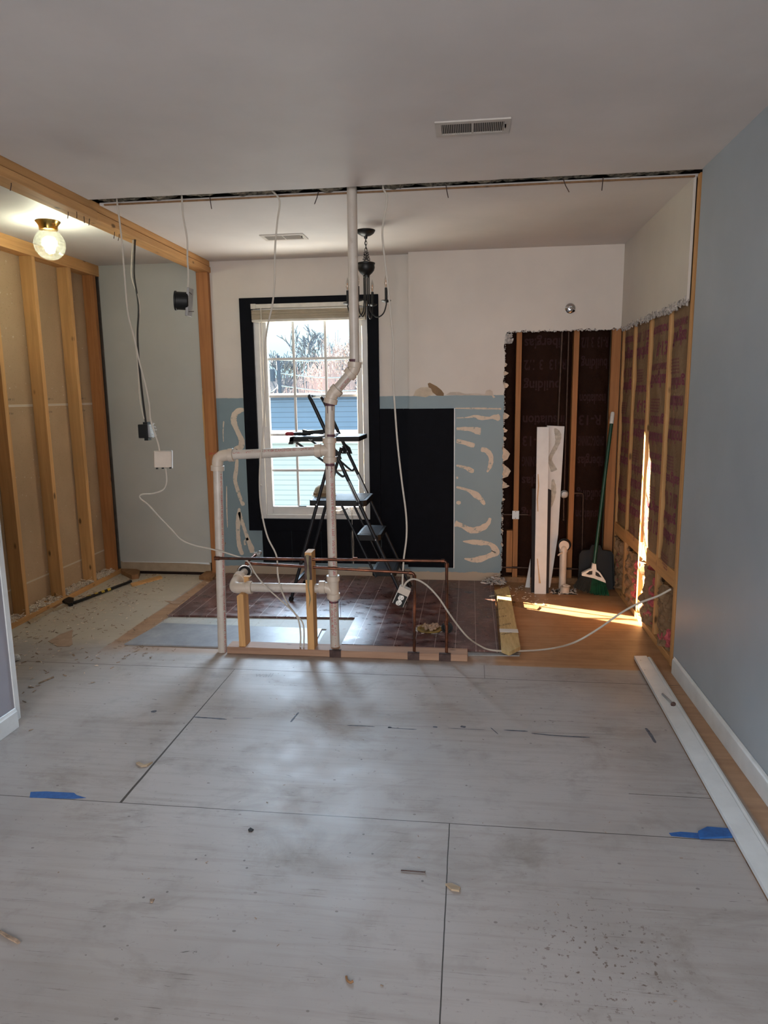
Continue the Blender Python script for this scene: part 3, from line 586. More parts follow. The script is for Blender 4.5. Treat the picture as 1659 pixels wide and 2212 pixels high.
# ------------------------------------------------------------ copper
def copper(name, pts, label, fits, extra=None):
    g = thing(name, pts[-1], label, 'pipe'); link('pipe', MB().tube(pts, .0082, 14), 'copper', g)
    for a, b in fits: mb = MB(); fitting(mb, a, b, .0098); link('coupling', mb, 'copper', g)
    return g
def corner(a, c, b, r=.02):
    a, b, c = V(a), V(b), V(c); d0 = (a-c).normalized(); d1 = (b-c).normalized()
    return [a, c+d0*r]+[c+d0*r*(1-t)**2+d1*r*t**2 for t in (.25, .5, .75)]+[c+d1*r, b]
YC = 3.617
a = U(463, 1206, y=3.598); c_ = U(965, 1212, y=YC); f_ = V((c_.x, YC, .03)); back = a+V((-.005, .12, .01))
pts = [back, a+V((0, .02, .001))]+corner(a, c_, f_)
g = copper('copper_pipe', pts, 'long upper copper supply pipe, right riser into the bottom plate', [(c_+V((-.03, 0, 0)), c_+V((-.012, 0, 0))), (c_+V((0, 0, -.035)), c_+V((0, 0, -.012))), (U(762, 1208, y=YC), U(772, 1208, y=YC)), (a, a+V((.03, 0, 0))), (U(963, 1340, y=YC), U(963, 1350, y=YC))])
link('stub_cap', MB().tube([back+V((0, 0, 0)), back+V((0, .02, .03)), back+V((0.01, .03, .05))], .012, 12), 'steel', g)
a = U(530, 1217, y=YC+.0); c_ = U(895, 1238, y=YC); f_ = V((c_.x-.003, YC, .03)); back = a+V((.02, .14, .02))
pts = [back, a+V((0.002, .02, .003))]+corner(a, c_, f_)
g = copper('copper_pipe', pts, 'shorter lower copper supply pipe, left riser into the bottom plate', [(c_+V((-.028, 0, .001)), c_+V((-.012, 0, 0))), (c_+V((0, 0, -.03)), c_+V((0, 0, -.012))), (a, a+V((.04, 0, -.002)))])
link('shut_off_valve', MB().lathe([(.006, -.02), (.013, -.015), (.013, .012), (.018, .014), (.018, .02), (.004, .022)], back, (1, .2, .1), 16).sphere(back+V((.02, 0, .008)), .014, 12), 'galv', g)

# ------------------------------------------------------------ hanging cables
def cable(pts, label, r=.0048, mat='cable', group='loose white cables', k=6, flat=.6):
    return one('cable', MB().tube(smooth(pts, k), r, 8, flat=flat), mat, label, 'cable', group=group)
def px3(l, y): return [U(a, b, y=(y if not callable(y) else y(i/(len(l)-1)))) for i, (a, b) in enumerate(l)]
def up(p, z=2.47): return V((p.x, p.y, z))
yb = 3.63
l = px3([(253, 437), (258, 475), (263, 520), (268, 580), (271, 620), (277, 680), (290, 730), (302, 785), (314, 830), (322, 870), (325, 905), (334, 935), (342, 960), (345, 978)], yb)
cable([up(l[0])]+l, 'leftmost white cable hanging from the ceiling slot to the beige box', flat=.7)
l = px3([(292, 512), (290, 560), (290, 600), (299, 660), (297, 720), (300, 780), (307, 850), (315, 912)], lambda t: 4.12-.4*t)
cable(l, 'black cable dropping from the beam to the black box', .006, 'cableb', 'black cable')
l = px3([(288, 512), (285, 560), (285, 600), (302, 660), (293, 730), (298, 790), (302, 860), (311, 905)], lambda t: 4.12-.4*t)
cable(l, 'white cable twisted beside the black cable', .004)
l = px3([(393, 432), (396, 470), (404, 515), (405, 560), (407, 600), (405, 635)], yb)
cable([up(l[0])]+l, 'short white cable holding the black ceiling can')
l = px3([(588, 412), (604, 434), (599, 480), (594, 540), (593, 610), (588, 660), (578, 705), (572, 760), (573, 850), (569, 930), (562, 1000), (561, 1060), (566, 1110), (578, 1160), (597, 1200), (600, 1240), (608, 1275), (622, 1305), (643, 1335), (649, 1365), (649, 1396)], yb-.005)
cable([up(l[0])]+l, 'white cable hanging left of the stack down to the bottom plate')
l = px3([(828, 408), (836, 428), (828, 480), (826, 510), (831, 560), (838, 620), (845, 690), (850, 745), (849, 810), (853, 880), (859, 960), (868, 1040), (877, 1110), (878, 1160), (872, 1210), (869, 1268)], yb)
cable([up(l[0])]+l, 'white cable hanging right of the stack down to the outlet box')
l = px3([(358, 1012), (360, 1040), (352, 1058), (330, 1066), (306, 1068), (303, 1076), (320, 1090), (345, 1117), (370, 1143), (392, 1166), (420, 1178), (460, 1187)], 3.60)+px3([(500, 1198), (534, 1212), (552, 1240), (575, 1268), (610, 1300), (640, 1328), (655, 1352), (655, 1396)], 3.60)
l[-1] = V((l[-1].x, 3.612, .041)); l[-2] = V((l[-2].x, 3.606, l[-2].z)); cable(l, 'white cable looping from the beige box down to the bottom plate', .0042)
l = px3([(871, 1270), (878, 1258), (890, 1251), (905, 1254), (925, 1267), (948, 1292), (968, 1322)], lambda t: 3.60-.04*t)+[U(988, 1350, y=3.6), U(1010, 1376, y=3.62), U(1035, 1394, z=.045), U(1065, 1405, z=.033), U(1130, 1406, z=.012), U(1190, 1401, z=.012), U(1240, 1388, y=3.66), U(1290, 1360, y=3.66), U(1340, 1325, y=3.66), U(1380, 1303, y=3.655), U(1420, 1288, y=3.65), V((1.047, 3.65, U(1462, 1273, y=3.65).z))]
cable(l, 'white cable arching over the floor from the outlet box to the right wall', .0055)
# boxes
g = thing('junction_box', U(350, 992, y=yb), 'beige junction box hanging in front of the green grey wall', 'box'); c_ = parent_off(g)
mb = MB().box(c_.x-.043, c_.x+.05, c_.y-.02, c_.y+.02, c_.z-.045, c_.z+.045).rot(c_, (0, 0, 1), RD(28)).rot(c_, (0, 1, 0), RD(3)); link('case', mb, 'tanbox', g, bevel=.004)
mb = MB().box(c_.x+.05, c_.x+.056, c_.y-.021, c_.y+.021, c_.z-.047, c_.z+.048).rot(c_, (0, 0, 1), RD(28)).rot(c_, (0, 1, 0), RD(3)); link('rim', mb, 'trimw', g)
for q in (-.03, .0, .04): link('tab', MB().box(c_.x+q-.006, c_.x+q+.006, c_.y-.02, c_.y-.01, c_.z-.052, c_.z-.044).rot(c_, (0, 0, 1), RD(28)), 'blackp', g)
g = thing('wall_box', U(320, 931, y=3.7), 'black switch box dangling on the black cable', 'box'); c_ = parent_off(g)
link('case', MB().box(c_.x-.045, c_.x+.012, c_.y-.03, c_.y+.03, c_.z-.038, c_.z+.038), 'blackp', g, bevel=.004)
link('clamp', MB().box(c_.x-.018, c_.x+.008, c_.y-.02, c_.y+.02, c_.z+.036, c_.z+.05), 'blackp', g); link('clamp', MB().box(c_.x-.016, c_.x+.006, c_.y-.02, c_.y+.02, c_.z-.052, c_.z-.036), 'blackp', g)
mb = MB().box(c_.x+.012, c_.x+.022, c_.y-.026, c_.y+.026, c_.z-.034, c_.z+.036)
link('yoke', mb, 'steel', g); mb = MB(); rr_ = random.Random(4)
for k in range(14): 
    p = c_+V((.026, rr_.uniform(-.02, .02), rr_.uniform(-.034, .036))); mb.tube([p, p+V((rr_.uniform(.004, .016), rr_.uniform(-.01, .01), rr_.uniform(-.01, .01))), p+V((.012, 0, rr_.uniform(-.012, .012)))], .0025, 6)
link('wires', mb, 'trimw', g)
g = thing('ceiling_can', U(398, 651, y=yb), 'black round ceiling box with metal bracket hanging by a cable', 'box'); c_ = parent_off(g)
ax = V((-1, -.25, .05)); link('can', MB().lathe([(.040, -.005), (.046, 0), (.046, .058), (.050, .060), (.050, .068), (.040, .068), (.036, .01)], c_+V((.022, 0, 0)), ax, 32), 'blackp', g)
link('bracket', MB().box(c_.x+.020, c_.x+.036, c_.y-.03, c_.y+.03, c_.z-.075, c_.z+.070).rot(c_, (0, 1, 0), RD(7)), 'galv', g, bevel=.003)
link('nail', MB().tube([c_+V((.03, -.02, .05)), c_+V((.055, -.03, .03))], .0018, 6), 'rust', g); link('nail', MB().tube([c_+V((.02, -.02, -.055)), c_+V((.06, -.025, -.056))], .0018, 6), 'rust', g)
# outlet box
g = thing('outlet_box', U(866, 1290, y=3.60), 'cream metal box with double outlet dangling over the laminate', 'outlet'); c_ = parent_off(g); an = RD(24)
def ob(mb): return mb.rot(c_, (0, 1, 0), an)
link('case', ob(MB().box(c_.x-.030, c_.x+.034, c_.y-.0, c_.y+.045, c_.z-.05, c_.z+.055)), 'cream', g, bevel=.003)
link('flap', ob(MB().box(c_.x-.03, c_.x+.034, c_.y-.004, c_.y, c_.z+.018, c_.z+.056)), 'tanbox', g)
rc_ = link('recess', ob(MB().box(c_.x-.027, c_.x+.031, c_.y-.006, c_.y-.002, c_.z-.048, c_.z+.018)), 'blackp', g)
for q in (-.03, .0):
    o_ = link('socket', ob(MB().lathe([(.017, 0), (.017, .006), (.015, .007)], (c_.x+.002, c_.y-.005, c_.z+q-.001), (0, -1, 0), 20, (1, .82))), 'cream', g)
    s_ = MB()
    for a, b in ((-.006, .003), (.006, .003)): s_.box(c_.x+.002+a-.001, c_.x+.002+a+.001, c_.y-.0128, c_.y-.011, c_.z+q+b-.004, c_.z+q+b+.004)
    s_.lathe([(.0025, 0), (.0025, .0012)], (c_.x+.002, c_.y-.0115, c_.z+q-.008), (0, -1, 0), 10); decal(o_, ob(s_), 'blackp')
decal(rc_, (lambda mb: (text_plane(mb, 'GFCI', .012, lambda u, v: (c_.x-.014+u, c_.y-.0065, c_.z+.004+v+.0)), ob(mb))[1])(MB()), 'trimw')

# ------------------------------------------------------------ window
g = bpy.data.objects.new('window_1', None); COL.objects.link(g); g.location = (-1.2, 5.28, .47); g['kind'] = 'structure'; g['label'] = STL['window_1']; g['category'] = 'window'
def frame(x0, x1, z0, z1, a, b, y0, y1, bt=None, tp_=None):
    bt = b if bt is None else bt; tp_ = b if tp_ is None else tp_
    return MB().box(x0, x0+a, y0, y1, z0, z1).box(x1-a, x1, y0, y1, z0, z1).box(x0+a, x1-a, y0, y1, z0, z0+bt).box(x0+a, x1-a, y0, y1, z1-tp_, z1)
link('casing', MB().box(-1.745, wx0, 5.262, YB, .375, 2.165).box(wx1, -.682, 5.262, YB, .375, 2.165).box(wx0, wx1, 5.262, YB, 2.118, 2.165).box(wx0, wx1, 5.262, YB, .375, .47), 'black', g, bevel=.002)
link('frame', frame(wx0, wx1, .47, 2.118, .045, .045, 5.278, 5.372, .035), 'white', g, bevel=.003)
link('sash', frame(-1.602, -.808, .503, 2.08, .050, .05, 5.300, 5.345, .062), 'white', g, bevel=.004)
link('glass', MB().box(-1.553, -.857, .56, 2.035, 5.326, 5.329), 'glass', g)
mb = MB(); 
for px in (638, 706):
    x = U(px, 860, y=5.325).x; mb.box(x-.009, x+.009, 5.318, 5.326, .56, 2.035)
for py in (775, 856, 939, 1016):
    z = U(640, py, y=5.325).z; mb.box(-1.556, -.854, 5.3175, 5.3265, z-.009, z+.009)
link('muntins', mb, 'white', g)
p = U(568, 1050, y=5.29); lt = link('latch', MB().box(p.x-.009, p.x+.009, 5.288, 5.30, p.z-.04, p.z+.02), 'white', g, bevel=.003)
link('lever', MB().tube(smooth([(p.x, 5.285, p.z-.0), (p.x-.02, 5.27, p.z+.02), (p.x-.018, 5.268, p.z+.045), (p.x-.002, 5.272, p.z+.05)], 4), .005, 8), 'white', lt)
p = U(588, 1042, y=5.33); link('hinge', MB().box(p.x-.008, p.x+.008, 5.345, 5.35, p.z-.04, p.z+.03).box(p.x-.018, p.x, 5.345, 5.35, p.z-.045, p.z-.03), 'galv', g)
p = U(738, 1104, y=5.29); cr_ = link('crank_base', MB().box(p.x-.045, p.x+.03, 5.262, 5.30, p.z-.025, p.z+.008), 'white', g, bevel=.006)
link('crank_handle', MB().beam((p.x-.01, 5.255, p.z+.0), (p.x+.06, 5.255, p.z+.03), .012, .014), 'white', cr_)
p = U(655, 1094, y=5.345); link('keeper', MB().box(p.x-.02, p.x+.04, 5.29, 5.30, .566, .573), 'blackp', g)
# blind
g = thing('window_blind', (-1.2, 5.25, 1.98), 'tan horizontal blind pulled up at the top of the window', 'blind')
link('headrail', MB().box(-1.637, -.772, 5.238, 5.275, 2.083, 2.115), 'blindw', g, bevel=.003); link('bracket', MB().box(-1.648, -1.61, 5.233, 5.277, 2.079, 2.118), 'blindw', g, bevel=.003); link('bracket', MB().box(-.80, -.765, 5.233, 5.277, 2.079, 2.118), 'blindw', g, bevel=.003)
mb = MB(); rr_ = random.Random(2)
for i in range(15): z = 2.003+i*.0048; mb.add([(x, y+rr_.uniform(-.0015, .0015), z+q+(.006*sin(1.6*x)*(i/15))) for x in (-1.642, -.775) for y, q in ((5.232, 0), (5.232, .003), (5.256, .0048), (5.278, .003), (5.278, 0), (5.256, .0018))], [tuple(range(6)), tuple(range(11, 5, -1))]+[(k, (k+1) % 6, (k+1) % 6+6, k+6) for k in range(6)])
link('slats', mb, 'blind', g, sm=False); link('bottom_rail', MB().box(-1.642, -.775, 5.232, 5.278, 1.984, 2.002), 'blindw', g, bevel=.003)
link('tilt_wand', MB().tube([(-1.566, 5.228, 2.085), (-1.565, 5.226, 1.2)], .0035, 8), 'blindw', g)
link('cord', MB().tube([(-.905, 5.25, .58), (-.905, 5.215, .3), (-.90, 5.21, .13)], .0015, 6).tube([(-.915, 5.25, .58), (-.893, 5.215, .3), (-.895, 5.21, .13)], .0015, 6), 'blindw', g)
# black panelling below and beside the window
def vgroove(x0, x1, z0, z1, y, step_): 
    mb = MB(); x = x0
    while x < x1-.001:
        b = min(x+step_, x1); mb.box(x+.0015, b-.0015, y-.008, y-.0001, z0, z1).box(x, x+.0016, y-.004, y-.0001, z0, z1); x = b
    return mb
one('wall_panelling', vgroove(-1.643, -.683, .115, .374, YB, .24), 'black', 'black panel strip on the wall under the window', 'panel')
one('wall_panelling', vgroove(-.681, -.454, .115, 1.326, YB, .09).box(-.681, -.454, 5.2715, 5.2799, .115, 1.32), 'black', 'narrow black panel between window casing and wall corner', 'panel')
mb = vgroove(-.465, -.118, .116, 1.326, YB2, .2).box(-.465, -.118, 5.1925, 5.1999, .118, 1.32)
o_ = one('wall_panelling', mb, 'black', 'large black wall panel right of the window with white edge', 'panel'); o_.name = 'wall_panelling'
link('white_edge', MB().box(-.1175, -.111, 5.191, 5.1999, .112, 1.328), 'trimw', o_)
# adhesive marks
def stroke(mb, pts, y, conv=lambda a, b: (a, b), wsc=1.0):
    q = [U(*conv(a, b), y=y) for a, b, w_ in pts]; ws = [w_*wsc for _, _, w_ in pts]; s3 = smooth([V((p.x, p.z, w_)) for p, w_ in zip(q, ws)], 6); n_ = len(s3); L_, R_ = [], []
    for i in range(n_):
        t = s3[min(i+1, n_-1)].xy-s3[max(i-1, 0)].xy; t = t.normalized() if t.length > 1e-8 else V((1, 0)); nn = V((-t.y, t.x)); w_ = max(s3[i].z, .001)/2*(1+.25*noise.noise(V((s3[i].x*60, s3[i].y*60, 0))))
        if i in (0, n_-1): w_ *= .5
        L_.append(s3[i].xy+nn*w_); R_.append(s3[i].xy-nn*w_)
    vs = [(p.x, y-.0022, p.y) for p in L_]+[(p.x, y-.0022, p.y) for p in R_]+[(p.x, y-.0002, p.y) for p in L_]+[(p.x, y-.0002, p.y) for p in R_]
    fs = []
    for i in range(n_-1): fs += [(i, i+1, n_+i+1, n_+i), (i, i+1, 2*n_+i+1, 2*n_+i), (n_+i, n_+i+1, 3*n_+i+1, 3*n_+i)]
    fs += [(0, n_, 3*n_, 2*n_), (n_-1, 2*n_-1, 4*n_-1, 3*n_-1)]; mb.add(vs, fs)
c5 = lambda a, b: (800+a/3.352, 780+b/3.352); k5 = 3.55e-3/3.352
RS = [[(622, 412, 6), (700, 408, 9), (760, 400, 20), (800, 412, 30), (860, 412, 18), (890, 405, 28), (925, 408, 44), (940, 408, 28)],
      [(622, 490, 18), (680, 490, 26), (740, 495, 34), (780, 506, 52), (800, 508, 58)], [(622, 578, 30), (680, 590, 30), (720, 603, 34), (755, 612, 28)],
      [(800, 640, 28), (840, 648, 36), (872, 690, 34), (870, 750, 30), (845, 805, 12)], [(622, 755, 14), (690, 772, 22), (730, 792, 34), (750, 795, 20)],
      [(622, 912, 18), (700, 932, 20), (760, 965, 44), (800, 1000, 34), (828, 1040, 18)], [(622, 1025, 14), (640, 1025, 28), (655, 1025, 16)], [(622, 845, 16), (636, 845, 16)],
      [(612, 1175, 44), (660, 1190, 34), (730, 1225, 42), (800, 1212, 46), (850, 1178, 30), (868, 1135, 18)],
      [(670, 1305, 8), (740, 1310, 34), (800, 1315, 38), (860, 1322, 24), (895, 1350, 44), (905, 1385, 56), (860, 1410, 34), (800, 1432, 46), (740, 1440, 32), (680, 1430, 8)],
      [(612, 342, 7), (700, 342, 9), (800, 343, 12), (900, 345, 9), (948, 346, 14)]]
mb = MB()
for s_ in RS: stroke(mb, s_, YB2, c5, k5)
decal(kb, mb, 'glue')
c4 = lambda a, b: (440+a/3.567, 820+b/3.567); k4 = 3.62e-3/3.567
LS = [[(312, 235, 20), (285, 235, 40), (245, 260, 44), (232, 320, 48), (262, 400, 38), (292, 470, 44), (285, 520, 46), (250, 530, 34), (246, 545, 20)],
      [(258, 612, 24), (252, 690, 30), (242, 770, 32), (262, 850, 30), (285, 920, 28), (308, 970, 30)], [(275, 990, 20), (268, 1070, 38), (265, 1150, 32), (268, 1230, 34), (280, 1300, 36), (300, 1350, 28)],
      [(275, 1020, 26), (295, 1090, 26), (318, 1160, 28), (345, 1240, 32), (368, 1300, 44), (375, 1335, 34)], [(345, 1225, 24), (318, 1240, 14), (320, 1275, 18)], [(155, 320, 12), (150, 400, 7), (153, 480, 5)], [(177, 820, 7), (178, 980, 10), (184, 1140, 6)]]
mb = MB()
for s_ in LS: stroke(mb, s_, YB, c4, k4)
kb2 = [o for o in COL.objects if o.name == 'wall_back'][0]; decal(kb2, mb, 'glue')
def patch(pts, mat, name='torn_paper', w_=.0012): 
    q = [U(*c5(a, b), y=YB2) for a, b in pts]; decal(kb, MB().prism([(p.x, p.z) for p in q], xz(YB2), -w_, -.0001), mat)
patch([(310, 252), (330, 210), (365, 190), (420, 188), (440, 205), (470, 235), (440, 245), (400, 262), (350, 255)], 'tan')
patch([(415, 163), (430, 156), (480, 182), (515, 210), (533, 235), (531, 252), (480, 250), (450, 225), (440, 200), (422, 190)], 'brn', w_=.0018)
patch([(545, 245), (580, 225), (640, 222), (690, 238), (760, 232), (828, 240), (840, 212), (865, 206), (885, 220), (890, 245), (905, 262), (890, 268), (880, 250)], simple('worn_white_patch', (.50, .44, .38), .8))
# torn edges of the hole
rr_ = random.Random(9); mb = MB(); mb2 = MB(); mb3 = MB()
def lump(mb, c, s_): k = len(mb.v); mb.sphere(c, s_, 8, (rr_.uniform(.6, 1.3), .45, rr_.uniform(.6, 1.3))); mb.v[k:] = [tuple(V(p)+noise.noise_vector(V(p)*60)*s_*.7) for p in mb.v[k:]]
for i in range(110): t = i/110; lump(mb, (.262+.79*t, YB2+.004, 1.872+rr_.uniform(-.008, .004)), rr_.uniform(.004, .009))
for i in range(12): lump(mb, (.262+rr_.uniform(-.01, .03), YB2+.006, 1.83+rr_.uniform(-.03, .03)), rr_.uniform(.010, .02))
for i in range(120): t = i/120; lump(mb, (.246+rr_.uniform(-.003, .005), YB2+.008, .1+1.7*t), rr_.uniform(.003, .008))
decal(kb, mb, 'gypgrey')
for cy, w_, h_ in [(905, .05, .018), (880, .0, .02), (560, .02, .02), (395, .04, .03), (500, .03, .02), (670, .05, .06), (795, .06, .06), (890, .03, .03), (1000, .02, .015), (85, .03, .02), (175, .03, .025), (25, .02, .02), (1140, .01, .02), (1230, .01, .02), (1330, .012, .02)]:
    p = U(*c5(960, cy), y=YB2+.01); 
    if w_ > 0: mb3.prism([(.240, p.z+h_*.9), (.246+w_*.7, p.z+h_*.35), (.246+w_, p.z), (.246+w_*.6, p.z-h_*.7), (.240, p.z-h_)], xz(YB2+.006), 0, .008)
mb3.noisy(.005, 40); decal(kb, mb3, 'gyptan')
kr = [o for o in COL.objects if o.name.startswith('wall_right')][1]; mb = MB()
for i in range(170):
    t = i/170; y = 3.69+1.52*t; s_ = rr_.uniform(.005, .011)*(1.3 if t < .55 else .9); k = len(mb.v); mb.sphere((XR+.003, y, 1.872+rr_.uniform(-.02, .01)), s_, 8, (.6, rr_.uniform(.6, 1.3), rr_.uniform(.7, 1.7))); mb.v[k:] = [tuple(V(p)+noise.noise_vector(V(p)*60)*s_*.9) for p in mb.v[k:]]
decal(kr, mb, 'gypgrey')

# ------------------------------------------------------------ stripped corner: framing + insulation
BK = [(.332, 'left', 'orange stud in the open back wall, with the white nail plate'), (.737, 'mid', 'orange stud in the open back wall behind the broom handle gap')]
one('stud', MB().box(.330, .368, 5.235, 5.32, .04, 2.4), 'rz', 'orange stud in the open back wall carrying the white nail plate', 'stud', bevel=.0015)
one('stud', MB().box(.736, .774, 5.235, 5.32, .04, 2.4), 'rz', 'orange stud in the open back wall just right of the leaning white boards', 'stud', bevel=.0015)
one('stud', MB().box(1.000, 1.064, 5.232, 5.27, .04, 2.4), 'rz', 'corner stud behind the broom handle', 'stud', bevel=.0015)
one('stub_post', MB().box(.282, .326, 5.225, 5.30, .08, .405).noisy(.002, 30), 'rz', 'cut-off stud stub left of the stud with the nail plate', 'post')
one('sole_plate', MB().box(.20, 1.05, 5.232, 5.32, 0, .040), 'brwood', 'dark sole plate under the open back wall', 'plate')
for k, (y, w_, lb) in enumerate([(5.19, .036, 'corner stud of the open right wall'), (4.835, .036, 'second stud from the corner in the open right wall'), (4.425, .038, 'stud left of the sunlit insulation in the open right wall'), (4.005, .038, 'stud right of the sunlit insulation in the open right wall')]):
    one('stud', MB().box(1.068, 1.156, y, y+w_, .04, 2.44), 'wz', lb, 'stud', bevel=.0015)
g = thing('stud', (1.10, 3.63, 0), 'doubled end stud where the blue grey wall stops', 'stud')
link('outer_stud', MB().box(1.066, 1.156, 3.570, 3.612, .0, 2.44), 'wz', g, bevel=.0015); link('inner_stud', MB().box(1.060, 1.15, 3.614, 3.652, .0, 2.44), 'wz', g, bevel=.0015); link('third_stud', MB().box(1.07, 1.156, 3.655, 3.685, 0, 2.44), 'wz', g, bevel=.0015)
one('sole_plate', MB().box(1.064, 1.156, 3.5, 5.232, 0, .038), 'wy', 'pale wooden sole plate along the open right wall', 'plate', bevel=.002)
for k, (a, b, lb) in enumerate([(4.875, 5.188, 'back corner'), (4.465, 4.833, 'second'), (4.045, 4.423, 'sunlit'), (3.69, 4.003, 'nearest')]):
    z0 = (.40, .41, .41, .41)[k]; one('blocking', MB().box(1.068, 1.156, a, b, z0, z0+.089) if k != 2 else MB().box(1.068, 1.15, a, b, .41, .499), 'wy', 'horizontal wooden block between studs in the %s bay of the right wall' % lb, 'blocking', bevel=.002)
def facing(u0, u1, z0, z1, axis, base, bulge, seed, nu=16, nz=70, fold=.008, narrow=None):
    """returns (mesh, fn(u,z)->point): bulging paper face between two studs. axis 'x': right wall (u=y); 'y': back wall (u=x)"""
    def d(u, z):
        t = (u-u0)/(u1-u0); t = max(0, min(1, t)); v_ = base-bulge*(sin(pi*t)**.6)+fold*noise.noise(V((u*9, z*3.5, seed)))+fold*.7*noise.noise(V((u*20+z*8, z*9, seed+5)))
        return v_
    def fn(u, z, o_=0): 
        q = d(u, z)-o_; return V((q, u, z)) if axis == 'x' else V((u, q, z))
    mb = MB()
    for i in range(nu+1):
        for j in range(nz+1): 
            zz_ = z0+(z1-z0)*j/nz; uu = u0+(u1-u0)*i/nu
            if narrow: uu = u0+(u1-u0)*(i/nu)*(1-narrow*(.5+.5*noise.noise(V((zz_*2.5, seed, 2)))))
            mb.v.append(tuple(fn(uu, zz_)))
    mb.f = [(i*(nz+1)+j, (i+1)*(nz+1)+j, (i+1)*(nz+1)+j+1, i*(nz+1)+j+1) for i in range(nu) for j in range(nz)]
    return mb, fn
BOLD[0] = .022
RW = [(4.873, 5.188, 'kraft', 'corner'), (4.463, 4.833, 'kraft', 'second'), (4.045, 4.423, 'kraft', 'sunlit'), (3.70, 4.003, 'kraft', 'nearest')]
KT = ['insulation', 'fiberglas', 'R-13  3 1/2', 'building', 'insulation', 'R-13', 'OWENS-CORNING', 'fiberglas', 'building', 'insulation', 'OWENS-CORNING']
for k, (a, b, mt, lb) in enumerate(RW):
    g = thing('insulation_batt', (1.12, (a+b)/2, .5), 'brown paper faced insulation with purple print in the %s bay of the right wall' % lb, 'insulation')
    mb, fn = facing(a+.002, b-.002, .50, 2.3, 'x', 1.088, .020, k*3+1, narrow=(.15 if k > 1 else .06))
    pf_ = link('paper_facing', mb, mt, g); tm = MB(); rr_ = random.Random(k+20); z = 1.80; i = k*2
    while z > .62:
        t = KT[i % len(KT)]; i += 1; sz = {0: .095, 1: .075}[i % 2]*(.62 if len(t) > 11 else 1)
        # printing runs upside down on the batt
        vs, fs = text_verts(t, sz); mx_ = max(v.x for v in vs); W_ = min((b-a)*.80, mx_*1.1); tm.add([fn(a+.03+W_*(1-v.x/mx_), z-v.y*1.1, .0016) for v in vs], fs); z -= sz*1.1+.012+(.12 if i % 4 == 0 else 0)
        if i % 4 == 0:
            for q in range(5):
                vs, fs = text_verts('Faced batt thermal insulation install per code', .017); tm.add([fn(min(b-.012, a+.30*1-v.x*.62+.0), z+.10-q*.017-v.y, .0016) for v in vs], fs)
    decal(pf_, tm, 'purple')
    if k == 3 or k == 2: link('tape_flange', MB().prism([(a, .6), (a+.014, .6), (a+.02, 1.1), (a+.012, 1.86), (a, 1.86)], yz(1.09), 0, .002), 'kraft', g)
# crumpled batts under the blocks, with pink wool
def crumple(u0, u1, z0, z1, base, bulge, seed, mat, name, parent, nz=26, nu=18, amp=.035):
    mb, fn = facing(u0, u1, z0, z1, 'x', base-.012, bulge, seed, nu, nz, fold=0)
    mb.v = [tuple(V(p)+V((abs(noise.noise(V((p[1]*14, p[2]*14, seed))))*-amp+.4*amp*noise.noise(V((p[1]*34, p[2]*34, seed))), .006*noise.noise(V(p)*30), .006*noise.noise(V(p)*25)))) for p in mb.v]
    return link(name, mb, mat, parent, sm=False)
for (a, b, lb, sd) in [(4.463, 4.833, 'second', 1), (4.045, 4.423, 'sunlit', 7), (3.70, 4.003, 'nearest', 12), (4.873, 5.188, 'corner', 15)]:
    g = thing('crumpled_insulation', (1.12, (a+b)/2, .04), 'crumpled paper and pink wool below the block in the %s bay of the right wall' % lb, 'insulation')
    crumple(a+.01, b-.02, .045, .395, 1.125, .045, sd, 'kraft', 'paper_facing', g, amp=.05)
    w0 = {1: (a+.0, a+.12, .05, .33), 7: (a+.02, b-.12, .06, .37), 12: (a+.02, a+.2, .05, .12), 15: (a+.1, a+.2, .05, .3)}[sd]
    mb = MB(); r2 = random.Random(sd)
    for _ in range(26 if sd == 7 else 14):
        y = r2.uniform(w0[0]+.02, w0[1]-.01); z = r2.uniform(w0[2]+.02, w0[3]); s_ = r2.uniform(.018, .034); k_ = len(mb.v); mb.sphere((1.085, y, z), s_, 10, (.8, 1, 1.1)); mb.v[k_:] = [tuple(V(p)+noise.noise_vector(V(p)*45)*s_*.6) for p in mb.v[k_:]]
    link('pink_wool', mb, 'pink', g, sm=False)
BW = [(.226, .33, 'left edge'), (.370, .735, 'middle'), (.776, 1.0, 'right')]
for k, (a, b, lb) in enumerate(BW):
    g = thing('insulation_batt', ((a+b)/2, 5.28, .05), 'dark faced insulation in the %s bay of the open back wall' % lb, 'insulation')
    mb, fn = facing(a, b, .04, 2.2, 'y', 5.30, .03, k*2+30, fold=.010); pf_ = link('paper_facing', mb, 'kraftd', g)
    if b-a > .15:
        tm = MB(); z = 1.82; i = k
        while z > .5:
            t = KT[i % len(KT)]; i += 1; sz = .085; vs, fs = text_verts(t, sz); mx_ = max(v.x for v in vs); W_ = min((b-a)*.84, mx_)
            tm.add([fn(a+.02+W_*(1-v.x/mx_), z-v.y*1.2, .0016) for v in vs], fs); z -= sz*1.2+.05+(.10 if i % 4 == 0 else 0)
        decal(pf_, tm, 'purpled')
BOLD[0] = 0.0
